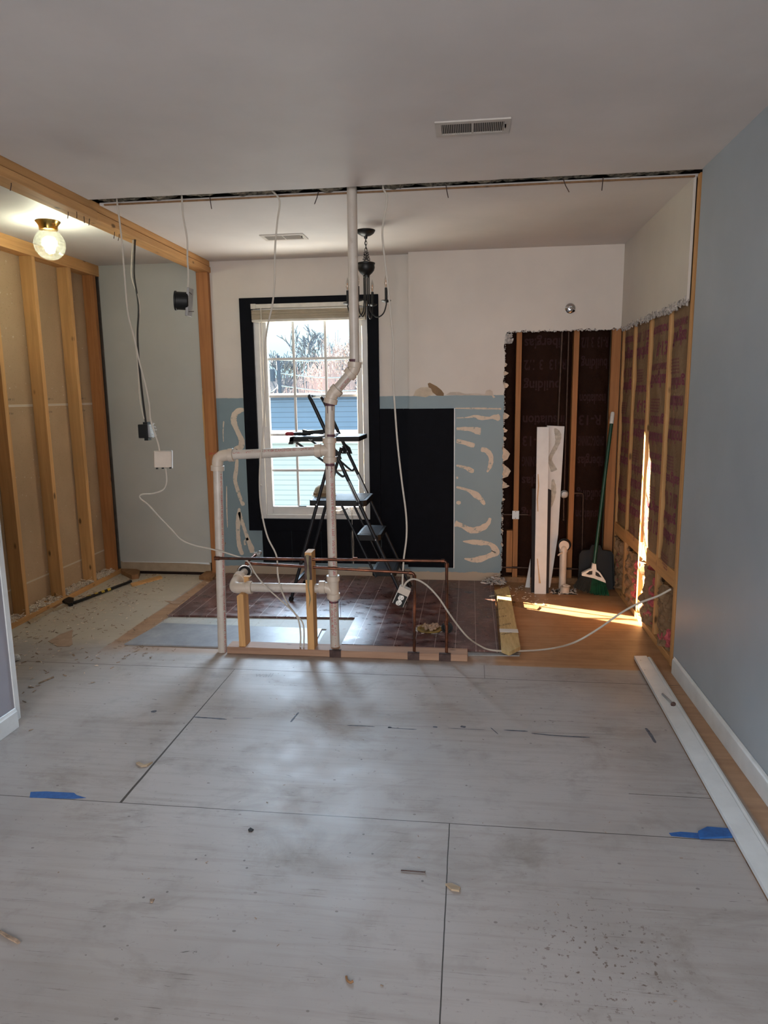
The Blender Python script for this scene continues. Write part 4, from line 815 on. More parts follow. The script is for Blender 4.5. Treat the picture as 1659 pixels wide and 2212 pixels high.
# copper + valve in the wall
yv = 5.225
g = thing('copper_pipe', (.45, yv, .52), 'horizontal copper pipe crossing the stud behind the white nail plate', 'pipe'); link('pipe', MB().tube([(.225, 5.25, .524), (.44, 5.245, .525)], .008, 12), 'dullcop', g)
g = thing('nail_plate', (.349, 5.233, .49), 'white metal nail plate on the orange stud', 'plate'); np_ = link('plate', MB().box(.322, .372, 5.229, 5.234, .494, .556), 'trimw', g)
decal(np_, MB().lathe([(.003, 0), (.003, .001)], (.347, 5.229, .55), (0, -1, 0), 10).lathe([(.003, 0), (.003, .001)], (.347, 5.229, .50), (0, -1, 0), 10), 'ink')
g = thing('copper_pipe', (.5, 5.24, .12), 'low copper pipe running along the foot of the open back wall', 'pipe'); link('pipe', MB().tube([(.23, 5.23, .118), (.88, 5.225, .116)], .008, 12), 'dullcop', g)
g = thing('shower_valve', (.70, 5.24, .68), 'round shower valve between the studs behind the white boards', 'valve')
link('body', MB().lathe([(.012, 0), (.028, .004), (.030, .02), (.022, .024), (.022, .04), (.010, .042)], (.70, 5.25, .685), (0, -1, 0), 24), 'galv', g)
link('riser', MB().tube([(.702, 5.25, .68), (.70, 5.25, 1.9)], .008, 12), 'dullcop', g); link('drop', MB().tube([(.70, 5.25, .68), (.703, 5.25, .50)], .008, 12).sphere((.703, 5.25, .49), .014, 12), 'dullcop', g)
link('side_pipe', MB().tube(corner((.70, 5.255, .69), (.842, 5.255, .69), (.85, 5.255, .12)), .008, 12), 'dullcop', g)
one('supply_riser', MB().tube([(.64, 5.262, .85), (.655, 5.26, 1.9)], .010, 12), 'dullcop', 'thin old pipe standing between the studs above the boards', 'pipe')
# shower arm
p = U(1232, 666, y=YB2); g = thing('shower_fitting', p, 'chrome shower arm escutcheon high on the white wall', 'shower')
link('escutcheon', MB().lathe([(.036, 0), (.036, .003), (.028, .012), (.014, .018), (.012, .018)], (p.x, YB2, p.z), (0, -1, 0), 32), 'chrome', g)
link('arm', MB().tube(smooth([(p.x, YB2, p.z), (p.x+.006, YB2-.03, p.z-.006), (p.x+.016, YB2-.045, p.z-.022)], 4), .010, 14), 'chrome', g); link('opening', MB().lathe([(.009, 0), (.009, .002)], (p.x+.017, YB2-.047, p.z-.024), (.3, -.6, -.7), 14), 'blackp', g)
# floor drain riser
g = thing('tub_drain_pipe', (.68, 5.02, 0), 'short white drain pipe standing in the cut-out floor hole', 'pipe')
link('pipe', MB().tube([(.680, 5.03, .02), (.683, 5.05, .30)], .0255, 24), 'pvc', g); link('coupling', MB().lathe([(.030, 0), (.034, .004), (.034, .045), (.029, .048)], (.692, 4.985, -.005), (0, 0, 1), 24), 'pvcf', g)
link('elbow', MB().tube(smooth([(.683, 5.05, .285), (.684, 5.06, .32), (.688, 5.10, .335)], 5), .030, 20).lathe([(.026, 0), (.036, 0), (.036, .012), (.026, .012)], (.685, 5.035, .335), (0, 1, -.1), 28), 'pvcf', g)
link('rubber_ring', MB().tube([(.690+.042*cos(a), 5.065, .335+.042*sin(a)) for a in [2*pi*i/24 for i in range(24)]], .007, 8, closed=True), 'blackp', g)
link('overflow_arm', MB().tube(smooth([(.675, 5.03, .290), (.655, 5.01, .282), (.640, 5.005, .268)], 4), .006, 8), 'pvcf', g)
link('broken_rim', MB().sphere((.700, 4.98, .05), .022, 12, (1.5, 1, .5)).noisy(.008, 60), 'pvcf', g, sm=False)
one('floor_hole_shade', MB().prism([(.60, 4.93), (.77, 4.93), (.76, 5.06), (.60, 5.05)], xy(0), .0004, .0015), simple('hole_dark', (.03, .02, .015), .9), 'flat dark sheet painted as the shaded cut-out in the floor around the drain pipe', 'hole')  # no opening is cut; the hole's shade is a flat dark sheet
mb = MB(); flakes(mb, 90, lambda r: (r.uniform(.59, .78), r.uniform(4.92, 5.08), .004), .004, .014, random.Random(12), .2); one('hole_rubble', mb, 'dust', 'rubble around the drain pipe hole', 'rubble', kind='stuff', sm=False)
# boards
mb = MB().prism([(-.0415, 0), (.0415, 0), (.0415, 1.192), (-.0415, 1.192)], lambda u, v, w_: (.5125+u-.0*v, 4.925+.10*v/1.2+w_, v+.001), 0, .016)
g = tag(link('white_board', mb, 'white', None, (.5, 4.93, 0), bevel=.002), 'upright white board with brown glue streaks, leaning in the open wall', 'board')
mb = MB()
def on_board(pts): 
    for a, b, c_, d_ in pts: pass
st = [(1163, 1025, 3), (1164, 1050, 4), (1161, 1080, 4), (1162, 1105, 3)], [(1160, 1205, 3), (1162, 1225, 3), (1164, 1248, 5), (1165, 1257, 7)]
for s_ in st:
    for q in range(len(s_)-1):
        a, b = s_[q], s_[q+1]; A = U(a[0], a[1], y=4.97); B = U(b[0], b[1], y=4.97); yA = 4.925+.10*A.z/1.2-.0008; yB = 4.925+.10*B.z/1.2-.0008
        w0, w1 = a[2]*.0011, b[2]*.0011; mb.add([(A.x-w0, yA, A.z), (A.x+w0, yA, A.z), (B.x+w1, yB, B.z), (B.x-w1, yB, B.z), (A.x-w0, yA-.001, A.z), (A.x+w0, yA-.001, A.z), (B.x+w1, yB-.001, B.z), (B.x-w1, yB-.001, B.z)], [(4, 5, 6, 7), (0, 1, 5, 4), (2, 3, 7, 6), (0, 3, 7, 4), (1, 2, 6, 5)])
decal(g, mb, simple('brown_glue', (.50, .34, .19), .6))
mb = MB().prism([(.592, .001), (.602, .001), (.652, .40), (.681, 1.19), (.556, 1.196), (.560, .75), (.585, .3)], lambda u, v, w_: (u, 5.10+.08*v/1.2+w_, v), 0, .016)
g = tag(link('white_board', mb, 'white', None, (.6, 5.1, 0), bevel=.002), 'tapered white board with grey glue smears, leaning behind the streaked board', 'board')
mb = MB()
c6 = lambda a, b: (1060+a/2.765, 640+b/2.765)
for s_ in [[(385, 790, 10), (405, 830, 34), (400, 880, 26), (375, 930, 22), (355, 975, 22), (370, 1020, 30), (380, 1045, 40)], [(372, 1095, 14), (376, 1150, 26), (372, 1200, 22), (355, 1260, 14)]]:
    k_ = len(mb.v); stroke(mb, s_, 5.14, c6, 3.5e-3/2.765)
    mb.v[k_:] = [(x, y-5.14+5.10+.08*z/1.2, z) for x, y, z in mb.v[k_:]]
decal(g, mb, simple('grey_glue', (.42, .40, .35), .6, var=.25, scale=40))
one('dark_trim_board', MB().prism([(.452, 0), (.478, 0), (.475, .75), (.448, .75)], lambda u, v, w_: (u, 4.96+.12*v+w_, v), 0, .02), 'darkbrown', 'dark brown board edge left of the streaked white board', 'board')
one('dark_trim_board', MB().prism([(.545, 0), (.575, 0), (.583, .74), (.560, .75), (.548, .76)], lambda u, v, w_: (u, 4.95+.12*v+w_, v), 0, .02), 'darkbrown', 'dark brown board edge right of the streaked white board', 'board')
one('white_offcut', MB().prism([(.419, .002), (.455, .0), (.455, .215)], lambda u, v, w_: (u, 5.09+.1*v+w_, v), 0, .014), 'white', 'small white triangular offcut left of the dark board', 'board')
# broom + dustpan
g = thing('broom', (.90, 4.92, 0), 'green broom with white cap standing in the corner', 'broom')
h0, h1 = V((.884, 4.945, .21)), V((1.012, 5.16, 1.29)); dh = (h1-h0).normalized()
link('handle', MB().tube([h0, h1-dh*.075], .0125, 16), 'green', g); link('cap', MB().tube([h1-dh*.085, h1-dh*.01, h1], [.0145, .0145, .010], 16), 'cream', g)
o = h0; sd_ = V((cos(RD(12)), 0, -sin(RD(12)))).normalized(); dd = V((-.02, -.03, -1)).normalized()
def bp(u, v, w_=0): return o+sd_*u+dd*v+V((0, w_, 0))
mb = MB(); out = [(-.012, -.02), (.012, -.02), (.018, .02), (.045, .035), (.085, .085), (.088, .10), (0, .085), (-.085, .085), (-.082, .065), (-.04, .035), (-.018, .02)]
mb.prism(out, lambda u, v, w_: bp(u, v, w_), -.016, .016); bh_ = link('head', mb, 'cream', g, bevel=.003)
mb = MB()
for s_ in (-1, 1): mb.prism([(s_*.012, .034), (s_*.032, .040), (s_*.055, .066), (s_*.03, .066), (s_*.012, .06)], lambda u, v, w_: bp(u, v, w_), -.0168, -.0155)
decal(bh_, mb, 'blackp')
for mt, r0, r1 in (('bristled', 0, 150), ('bristle', 150, 330)):
    mb = MB(); rr_ = random.Random(r0)
    for i in range(r0, r1):
        t = i/330*2-1; w_ = rr_.uniform(-.014, .014); u0 = t*.082+rr_.uniform(-.003, .003); ln_ = .105+.02*(t+1)/2+rr_.uniform(-.008, .006)
        a = bp(u0, .082+.005, w_); b = bp(u0*1.55-.012, .082+ln_, w_*2.2)
        if b.z < .002: b.z = .002
        mb.tube([a, (a+b)/2, b], .0016, 4)
    link('bristles', mb, mt, g, sm=False)
g = thing('dustpan', (.92, 5.08, 0), 'dark grey dustpan standing upright behind the broom', 'dustpan')
po = [(.79, .015), (.80, .27), (.815, .295), (.87, .30), (.885, .335), (.94, .335), (.955, .30), (1.02, .292), (1.035, .27), (1.045, .02), (.96, .0), (.87, .0)]
link('pan', MB().prism(po, lambda u, v, w_: (u, 5.03+.16*v+w_, v), 0, .005), 'pan', g, bevel=.002)
mb = MB(); 
for a, b in zip(po[:10], po[1:10]): mb.beam((a[0], 5.025+.16*a[1]-.008, a[1]), (b[0], 5.025+.16*b[1]-.008, b[1]), .006, .03, (0, 1, 0))
link('rim', mb, 'pan', g)

# ------------------------------------------------------------ step ladder
g = thing('step_ladder', (-.85, 4.77, .018), 'charcoal step ladder with tray standing in front of the window', 'ladder')
YNn, YF = 4.58, 4.97
def mir(f): 
    for y, yi in ((YNn, 1), (YF, -1)): f(y, yi)
def fr_(z): return -.424-(z/1.41)*.631
hd = smooth([(fr_(1.15), YNn, 1.15), (fr_(1.37), YNn+.003, 1.37), (fr_(1.42)-.008, YNn+.02, 1.425), (fr_(1.42)-.005, YNn+.05, 1.43)], 5)
rail = [(fr_(.02), YNn-.01, .02)]+hd+[(fr_(1.43)-.005, YF-.05, 1.43)]+smooth([(fr_(1.42)-.005, YF-.05, 1.43), (fr_(1.42)-.008, YF-.02, 1.425), (fr_(1.37), YF-.003, 1.37), (fr_(1.15), YF, 1.15)], 5)+[(fr_(.02), YF+.02, .02)]
link('front_frame', MB().tube(rail, .0125, 14), 'lad', g)
link('handle_grip', MB().tube([(fr_(1.43)-.005, YNn+.055, 1.43), (fr_(1.43)-.005, YF-.055, 1.43)], .0155, 14), 'trimw', g)
link('grip_end', MB().tube([(fr_(1.43)-.005, YNn+.058, 1.43), (fr_(1.43)-.005, YNn+.075, 1.43)], .0165, 14), 'blackp', g)
def rear(y, s_): 
    o_ = link('rear_leg', MB().tube([(-.925, y+.012*s_, 1.06), (-1.233, y-.012*s_, .03)], .0115, 14), 'lad', g); link('foot', MB().tube([(-1.229, y-.012*s_, .045), (-1.237, y-.012*s_, .0185)], .0165, 14), 'blackp', o_)
    link('front_foot', MB().tube([(fr_(.05), y-.015*s_, .05), (fr_(.02), y-.015*s_, .0185)], .017, 14), 'blackp', g)
    link('hinge', MB().prism([(-.945, 1.045), (-.90, 1.085), (-.865, 1.055), (-.85, 1.01), (-.925, 1.01), (-.945, 1.02)], xz(y-.016*s_), -.004, .004), 'blackp', g)
    for rx_ in (-.915, -.88): link('rivet', MB().lathe([(.005, 0), (.004, .003)], (rx_, y-.021, 1.03), (0, -1, 0), 10), 'steel', g)
    link('tray_brace', MB().tube(smooth([(-1.165, y+.01*s_, 1.12), (-.97, y+.01*s_, .985), (-.875, y+.01*s_, .905), (-.85, y+.01*s_, .89), (-.833, y+.01*s_, .905)], 4), .008, 10), 'lad', g)
    link('side_brace', MB().tube([(-.87, y+.02*s_, .70), (-.635, y+.02*s_, .19)], .0085, 10), 'lad', g)
    for q in ((fr_(.225), .225), (fr_(.46), .46), (fr_(.70), .70), (-1.032, .70)): link('rivet', MB().lathe([(.006, 0), (.004, .004)], (q[0], y-.018, q[1]), (0, -1, 0), 10), 'steel', g)
mir(rear)
link('cross_bar', MB().beam((-1.20, YNn, .15), (-1.20, YF, .15), .02, .012), 'lad', g)
def step_(x0, x1, z, name, th=.04):
    s_ = link(name, MB().prism([(x0+.01, YNn+.015), (x1-.02, YNn+.015), (x1, YNn+.035), (x1, YF-.035), (x1-.02, YF-.015), (x0+.01, YF-.015), (x0, YF-.03), (x0, YNn+.03)], xy(z), -th, 0), 'blackp', g, bevel=.006)
    mb = MB(); n_ = int((YF-YNn-.06)/.0115)
    for i in range(n_): y = YNn+.035+i*.0115; mb.box(x0+.016, x1-.02, y, y+.0065, z, z+.0025)
    decal(s_, mb, 'tread'); return s_
step_(-1.09, -.695, .725, 'seat'); step_(-.765, -.60, .487, 'step'); step_(-.662, -.497, .238, 'step')
link('tool_tray', MB().box(-1.215, -.735, YNn+.015, YF-.015, 1.125, 1.157).prism([(-1.225, 1.108), (-1.20, 1.16), (-1.18, 1.16), (-1.19, 1.108)], xz(YNn+.015), 0, .36), 'blackp', g, bevel=.004)
def lab(y, mat, off): 
    mb = MB(); a = V((fr_(.86)-.0, y-.0135, .86)); b = V((fr_(.72), y-.0135, .72)); mb.beam(a, b, .002, .016, (1, 0, .2)); return link('sticker', mb, mat, g)
stk_ = lab(YNn, 'trimw', 0); lab(YF, 'trimw', 0)
tm = MB(); A_, B_ = V((fr_(.855), YNn-.0152, .855)), V((fr_(.72), YNn-.0152, .72)); tt = (B_-A_).normalized(); nn = V((tt.z, 0, -tt.x)); text_plane(tm, 'DANGER WERNER', .013, lambda u, v: A_+tt*u-nn*(v-.005)); decal(stk_, tm, 'ink')
# tools on tray
g = thing('hand_tools', (-1.0, 4.68, 1.158), 'black pry tool lying on the ladder tray', 'tool'); link('blade', MB().prism([(-1.14, 1.16), (-1.14, 1.205), (-1.10, 1.195), (-1.04, 1.20), (-.97, 1.205), (-.94, 1.21), (-.935, 1.185), (-.95, 1.165), (-1.05, 1.175), (-1.12, 1.160)], xz(4.66), 0, .05), 'blackp', g, bevel=.004)
link('jaw', MB().box(-.99, -.90, 4.65, 4.72, 1.16, 1.178), 'steel', g)
g = thing('pliers', (-1.17, 4.64, 1.16), 'pliers with dark red grip poking over the tray edge', 'pliers'); link('grip', MB().tube([(-1.247, 4.62, 1.176), (-1.235, 4.622, 1.178), (-1.20, 4.63, 1.178), (-1.19, 4.63, 1.177)], [.008, .013, .013, .009], 12), 'redh', g); link('jaw', MB().tube([(-1.195, 4.63, 1.177), (-1.15, 4.64, 1.176), (-1.08, 4.66, 1.172)], [.009, .012, .008], 10), 'blackp', g)
one('safety_glasses', MB().tube(smooth([(-1.09, 4.60, 1.150), (-1.07, 4.595, 1.135), (-1.045, 4.60, 1.145), (-1.02, 4.61, 1.158), (-.95, 4.64, 1.165)], 5), .0025, 6), 'trimw', 'thin white wire frame hanging over the ladder tray edge', 'glasses')
mb = MB().lathe([(.085, 0), (.088, .004), (.074, .008), (.072, .03), (.062, .055), (.04, .075), (.015, .083), (.001, .084)], (-1.028, 4.80, .729), (0, 0, 1), 28); g = tag(link('hat', mb, 'straw', None, (-1.028, 4.8, .729)), 'tan domed hat resting on the ladder seat', 'hat')
link('brim_band', MB().lathe([(.078, .007), (.0765, .024), (.073, .026)], (-1.028, 4.80, .729), (0, 0, 1), 28), 'brn', g)

# ------------------------------------------------------------ chandelier
c_ = V((-.654, 4.49, H)); g = thing('chandelier', c_, 'black iron chandelier hanging in front of the window corner', 'chandelier')
link('canopy', MB().lathe([(.060, 0), (.058, -.006), (.050, -.018), (.032, -.030), (.012, -.036), (.009, -.05)], c_, (0, 0, 1), 32), 'blackm', g)
link('cord', MB().tube(smooth([c_+V((0, 0, -.04)), c_+V((-.004, 0, -.08)), c_+V((.006, .004, -.12)), c_+V((0, 0, -.17))], 4), .0022, 6), 'cableb', g)
mb = MB()
for i in range(4): z = -.055-.02*i; mb.tube([c_+V((.007*cos(a)*(1 if i % 2 else 0), .007*cos(a)*(0 if i % 2 else 1), z+.014*sin(a))) for a in [2*pi*j/12 for j in range(12)]], .002, 6, closed=True)
link('chain', mb, 'blackm', g); mb = MB(); rr_ = random.Random(1)
for i in range(6): 
    z = -.135-.012*i; r_ = .012+.003*i; mb.tube([c_+V((r_*cos(a)+.003*rr_.random(), r_*sin(a), z+.006*sin(a*2+i))) for a in [2*pi*j/16 for j in range(16)]], .0022, 6, closed=True)
link('coiled_chain', mb, 'blackm', g)
link('bowl', MB().lathe([(.012, -.185), (.050, -.192), (.056, -.194), (.056, -.200), (.052, -.206), (.054, -.222), (.049, -.240), (.036, -.256), (.022, -.268), (.020, -.278), (.008, -.283)], c_, (0, 0, 1), 32), 'blackm', g)
for dg in (255, 345, 165, 82):
    a = RD(dg); d = V((cos(a), sin(a), 0)); r_ = .132; q = c_+d*.017
    pts = [q+V((0, 0, -.26)), q+V((0, 0, -.42))]+smooth([q+d*.001+V((0, 0, -.43)), c_+d*.028+V((0, 0, -.49)), c_+d*.07+V((0, 0, -.525)), c_+d*.112+V((0, 0, -.505)), c_+d*r_+V((0, 0, -.455)), c_+d*r_+V((0, 0, -.435))], 6)
    ar = link('arm', MB().tube(pts, .0042, 10), 'blackm', g); b0 = c_+d*r_
    link('drip_pan', MB().lathe([(.006, -.442), (.024, -.436), (.031, -.430), (.031, -.427), (.008, -.430)], b0, (0, 0, 1), 24), 'blackm', ar)
    link('candle', MB().lathe([(.0085, -.43), (.0085, -.352), (.006, -.350)], b0, (0, 0, 1), 16), 'blackm', ar)
    link('bulb', MB().lathe([(.005, -.352), (.006, -.345), (.0105, -.33), (.0115, -.315), (.008, -.295), (.003, -.28), (.001, -.272)], b0, (0, 0, 1), 16), 'bulbglass', ar)
    link('filament', MB().tube([b0+V((0, 0, -.345)), b0+V((.001, 0, -.318)), b0+V((0, 0, -.305))], .0022, 6), simple('amber_filament', (.7, .32, .08), .5), ar)

# ------------------------------------------------------------ lit globe in the dinette
c_ = V((-2.423, 3.945, H)); g = thing('ceiling_light', c_, 'lit cut glass globe lamp with brass base on the left ceiling', 'lamp')
link('base', MB().lathe([(.066, 0), (.068, -.004), (.058, -.016), (.052, -.028), (.050, -.048), (.046, -.050)], c_, (0, 0, 1), 32), 'brass', g)
gc = c_+V((0, 0, -.128)); mb = MB(); pr_ = []
for i in range(19): a = RD(28)+(pi-RD(28))*i/18; pr_.append((.086*sin(a)+.0001, .086*cos(a)))
mb.lathe(pr_, (0, 0, 0), (0, 0, 1), 48); mb.f = [f for f in mb.f if len(f) == 4]; me = MB(); me.v = [tuple(V(p)+gc) for p in mb.v]; me.f = mb.f
gg = bpy.data.objects.new('x', None)
gl_ = link('globe', me, 'globe', g)
# material uses object coordinates of the globe: shift its origin to the centre
for v in gl_.data.vertices: v.co -= gc-c_
gl_.location = gc-c_
link('bulb', MB().lathe([(.012, .05), (.013, .03), (.026, .006), (.030, -.014), (.024, -.034), (.010, -.043), (.001, -.044)], gc+V((0, 0, -.006)), (0, 0, 1), 24), 'bulb', g)
ll = light('globe_lamp_light', 'POINT', gc+V((0, 0, -.015)), (0, 0, -1), LAMP_E, (1.0, .97, .80), shadow_soft_size=.045)

# ------------------------------------------------------------ ceiling vents
def vent(x0, x1, y0, y1, label, blades=34, half=None):
    g = thing('ceiling_vent', ((x0+x1)/2, (y0+y1)/2, H), label, 'vent')
    f_ = .024; link('frame', MB().box(x0, x1, y0, y0+f_, H-.006, H).box(x0, x1, y1-f_, y1, H-.006, H).box(x0, x0+f_, y0+f_, y1-f_, H-.006, H).box(x1-f_, x1, y0+f_, y1-f_, H-.006, H).box((x0+x1)/2-.003, (x0+x1)/2+.003, y0+f_, y1-f_, H-.006, H), 'ceilw', g, bevel=.001)
    link('duct', MB().box(x0+f_, x1-f_, y0+f_, y1-f_, H-.0012, H-.0004), 'blackp', g); mb = MB()
    for i in range(blades):
        x = x0+f_+(x1-x0-2*f_)*(i+.5)/blades
        link('blade', MB().box(x-.0011, x+.0011, y0+f_, y1-f_, H-.0055, H-.0015), 'ceilw', g, sm=False); link('lever', MB().box(x1-f_+.003, x1-f_+.008, y0+.05, y0+.06, H-.016, H-.004), 'ceilw', g)
M['ceilw'] = simple('vent_enamel', (.50, .46, .42), .4, var=.05)
vent(-.142, .142, 2.81, 2.96, 'white slotted vent on the near ceiling'); vent(-1.337, -1.054, 4.49, 4.65, 'small white vent on the kitchen ceiling beyond the slot')

# ------------------------------------------------------------ floor bits
# loose casing board by the right wall
g = thing('loose_trim_board', (.91, 3.0, 0), 'long white trim board lying on the floor along the right wall', 'board')
fa, fb = V((.935, 3.69, 0)), V((.872, .9, 0)); ax_ = (fb-fa).normalized(); pq = V((-ax_.y, ax_.x, 0)); pq = pq if pq.x > 0 else -pq
def lb3(prof, t0, t1): 
    n_ = len(prof); L_ = (fb-fa).length; vs = [fa+ax_*t+pq*u+V((0, 0, v)) for t in (t0, L_) for u, v in prof]
    return MB().add(vs, [tuple(range(n_)), tuple(range(2*n_-1, n_-1, -1))]+[(i, (i+1) % n_, (i+1) % n_+n_, i+n_) for i in range(n_)])
ff_ = link('flat_face', lb3([(-.046, .010), (-.046, .026), (.018, .030), (.018, .006)], 0, 1), 'trimw', g, bevel=.0015); link('moulded_edge', lb3([(.0195, .008), (.0195, .026), (.030, .030), (.041, .024), (.044, .006)], .01, 1), 'trimw', g, bevel=.0015)
mb = MB(); mb.v = []; link('raw_back', lb3([(-.044, .0005), (-.046, .0098), (.018, .0058), (.044, .0058), (.04, .0005)], .0, 1), 'brwood', g)
mb = MB()
for (px, py) in [(1384, 1426), (1393, 1447), (1418, 1455)]: p = U(px, py, z=.0285); mb.lathe([(.0022, 0), (.0022, .001)], (p.x, p.y, .0278), (0, 0, 1), 8)
decal(ff_, mb, 'ink')
g = thing('bolt', U(1440, 1510, z=.035), 'rusty headed bolt lying on the white trim board', 'bolt'); a, b = U(1431, 1499, z=.034), U(1454, 1521, z=.036)
link('shank', MB().tube([a, b], .0048, 12), 'steel', g); link('head', MB().lathe([(.0115, 0), (.0115, .003), (.007, .007)], b-V((0, 0, .0)), (b-a), 16), 'rust', g)
def tape(pts, label, hz=None, mat='blue', name='tape', h=.0006, cat='tape'):
    q = [U(a, b, z=0) for a, b in pts]; return one(name, MB().prism([(p.x, p.y) for p in q], xy(0), .0003, h+.0004), mat, label, cat)
tape([(66, 1711), (100, 1710), (160, 1713), (166, 1718), (186, 1724), (170, 1725), (158, 1726), (64, 1723)], 'strip of blue tape on the floor near the left edge')
g = tape([(1445, 1800), (1470, 1797), (1510, 1800), (1512, 1812), (1450, 1806)], 'crumpled blue tape beside the white trim board on the right')
q = [U(a, b, z=0) for a, b in [(1508, 1800), (1528, 1790), (1582, 1793), (1580, 1790), (1600, 1800), (1604, 1812), (1512, 1813)]]; mb = MB(); mb.prism([(p.x, p.y) for p in q], xy(0), .001, .008); mb.noisy(.003, 25); link('lifted_end', mb, 'blue', g, sm=True)
# paint dashes (old paint line) on floor
def dash(pts, w_, mat='oldpaint'):
    q = [U(a, b, z=0) for a, b in pts]; s3 = smooth(q, 5); L_, R_ = [], []; n_ = len(s3)
    for i in range(n_): 
        t = (s3[min(i+1, n_-1)]-s3[max(i-1, 0)]).normalized(); nn = V((-t.y, t.x, 0)); k = w_*(.6+.7*abs(noise.noise(V((s3[i].x*40, s3[i].y*40, 3)))))*(0.4 if i in (0, n_-1) else 1); L_.append(s3[i]+nn*k+V((0, 0, .0004))); R_.append(s3[i]-nn*k+V((0, 0, .0004)))
    DM.add(L_+R_, [(i, i+1, n_+i+1, n_+i) for i in range(n_-1)])
M['oldpaint'] = simple('blue_black_paint_smear', (.075, .085, .11), .6, var=.5, scale=60); DM = MB()
for l, w_ in [([(750, 1567), (775, 1568), (810, 1570)], .004), ([(838, 1571), (850, 1573), (900, 1576)], .004), ([(838, 1571), (846, 1572)], .009), ([(935, 1570), (945, 1571)], .009), ([(968, 1573), (1050, 1577)], .0025), ([(995, 1569), (1006, 1571)], .012), ([(1088, 1577), (1140, 1580)], .006), ([(1148, 1584), (1200, 1589), (1274, 1593)], .006), ([(418, 1549), (450, 1551), (490, 1554)], .007), ([(326, 1537), (338, 1537)], .014), ([(502, 1551), (545, 1552)], .0025), ([(628, 1560), (636, 1550), (645, 1539)], .006), ([(1395, 1573), (1404, 1585), (1416, 1605)], .009), ([(1060, 1572), (1076, 1586)], .003), ([(1148, 1582), (1330, 1587)], .0012), ([(690, 1565), (935, 1570)], .0009)]: dash(l, w_)
fl = [o for o in COL.objects if o.name == 'floor'][0]; decal(fl, DM, 'oldpaint')
tm = MB(); text_plane(tm, 'wall', .06, lambda u, v: (-1.10+u*1.0, 3.285+v*1.3, .0005)); decal(fl, tm, simple('pencil_mark', (.30, .29, .285), .7))
# scraps
def scrap(name, pts, z0, z1, mat, label, cat, nz=0.0, base=0.0):
    q = [U(a, b, z=base) for a, b in pts]; mb = MB().prism([(p.x, p.y) for p in q], xy(base), z0, z1)
    if nz: mb.noisy(nz, 18)
    return one(name, mb, mat, label, cat, sm=False)
scrap('paper_scrap', [(104, 1386), (120, 1378), (128, 1372), (150, 1364), (157, 1361), (155, 1380), (158, 1392), (150, 1397), (125, 1397)], .001, .004, 'card', 'torn brown paper scrap lying on the left floor', 'paper', .004)
scrap('paper_scrap', [(355, 1298), (375, 1300), (385, 1296), (400, 1296), (388, 1304), (372, 1305)], .001, .003, 'card', 'small torn paper scrap beside the laminate edge', 'paper', .003)
g = scrap('wood_block', [(262, 1232), (280, 1231), (303, 1241), (300, 1250), (285, 1252), (262, 1240)], 0, .035, 'brwood', 'brown wood block by the left corner stud', 'wood')
scrap('wood_strip', [(282, 1263), (347, 1246), (351, 1250), (286, 1268)], 0, .012, 'wx', 'thin wood strip lying beyond the pry bar', 'wood')
scrap('wood_splinter', [(60, 1345), (112, 1316), (118, 1318), (66, 1349)], 0, .012, 'chipw', 'long pale splinter beside the left sole plate', 'wood')
scrap('wood_splinter', [(78, 1332), (125, 1303), (131, 1306), (85, 1335)], 0, .010, 'brwood', 'long brown splinter beside the left sole plate', 'wood')
scrap('wood_splinter', [(112, 1318), (150, 1305), (172, 1299), (158, 1306), (116, 1322)], 0, .008, 'chipw', 'thin splinter below the pry bar hook', 'wood')
scrap('wood_block', [(430, 1252), (455, 1235), (470, 1238), (462, 1256)], 0, .03, 'brwood', 'chunk of wood at the foot of the orange post', 'wood')
mb = MB().sphere((0, 0, .02), .03, 10, (1, .8, .9)).noisy(.012, 25); p = U(147, 1292, z=0); mb.v = [(a+p.x, b+p.y, c) for a, b, c in mb.v]; one('plaster_lump', mb, 'gyp', 'white plaster lump on the hook of the pry bar', 'plaster', sm=False)
mb = MB().sphere((0, 0, .016), .027, 10, (1.1, .8, .7)).noisy(.010, 25); p = U(34, 1427, z=0); mb.v = [(a+p.x, b+p.y, c) for a, b, c in mb.v]; one('plaster_lump', mb, 'gyp', 'white plaster lump on the floor by the left frame edge', 'plaster', sm=False)
g = thing('pry_bar', U(210, 1285, z=0), 'black pry bar with worn yellow marks lying on the left floor', 'pry bar')
pts = [U(137, 1299, z=.012), U(158, 1302, z=.014), U(200, 1287, z=.014), U(250, 1268, z=.014), U(272, 1260, z=.016), U(283, 1255, z=.02)]
pb_ = link('bar', MB().tube(smooth(pts, 4), .011, 8), 'blackp', g); link('hook', MB().prism([(p_.x, p_.y) for p_ in [U(136, 1294, z=0), U(160, 1298, z=0), U(158, 1309, z=0), U(150, 1311, z=0), U(138, 1304, z=0)]], xy(0), .002, .024), 'blackp', g)
mb = MB(); 
for t in (.25, .38, .5, .62): a = pts[1].lerp(pts[4], t); mb.tube([a+V((0, 0, .001)), a+(pts[4]-pts[1]).normalized()*.03+V((0, 0, .001))], .0113, 8)
decal(pb_, mb, 'ybar')
scrap('dark_stick', [(0, 2012), (20, 2022), (40, 2032), (44, 2038), (38, 2040), (15, 2027), (0, 2017)], .001, .006, 'shavd', 'dark curled stick at the left frame edge near the camera', 'stick', .002)
one('nail', MB().tube([U(866, 1880, z=.003), U(918, 1884, z=.003)], .0018, 8).lathe([(.0045, 0), (.0045, .001)], U(918, 1884, z=.004), (1, 0, 0), 10), 'rust', 'shiny nail lying near the centre floor seam', 'nail')
scrap('wood_chip', [(962, 1912), (975, 1911), (995, 1920), (992, 1927), (975, 1924)], .0, .006, 'chipw', 'pale wood chip lying on the centre floor seam', 'wood')
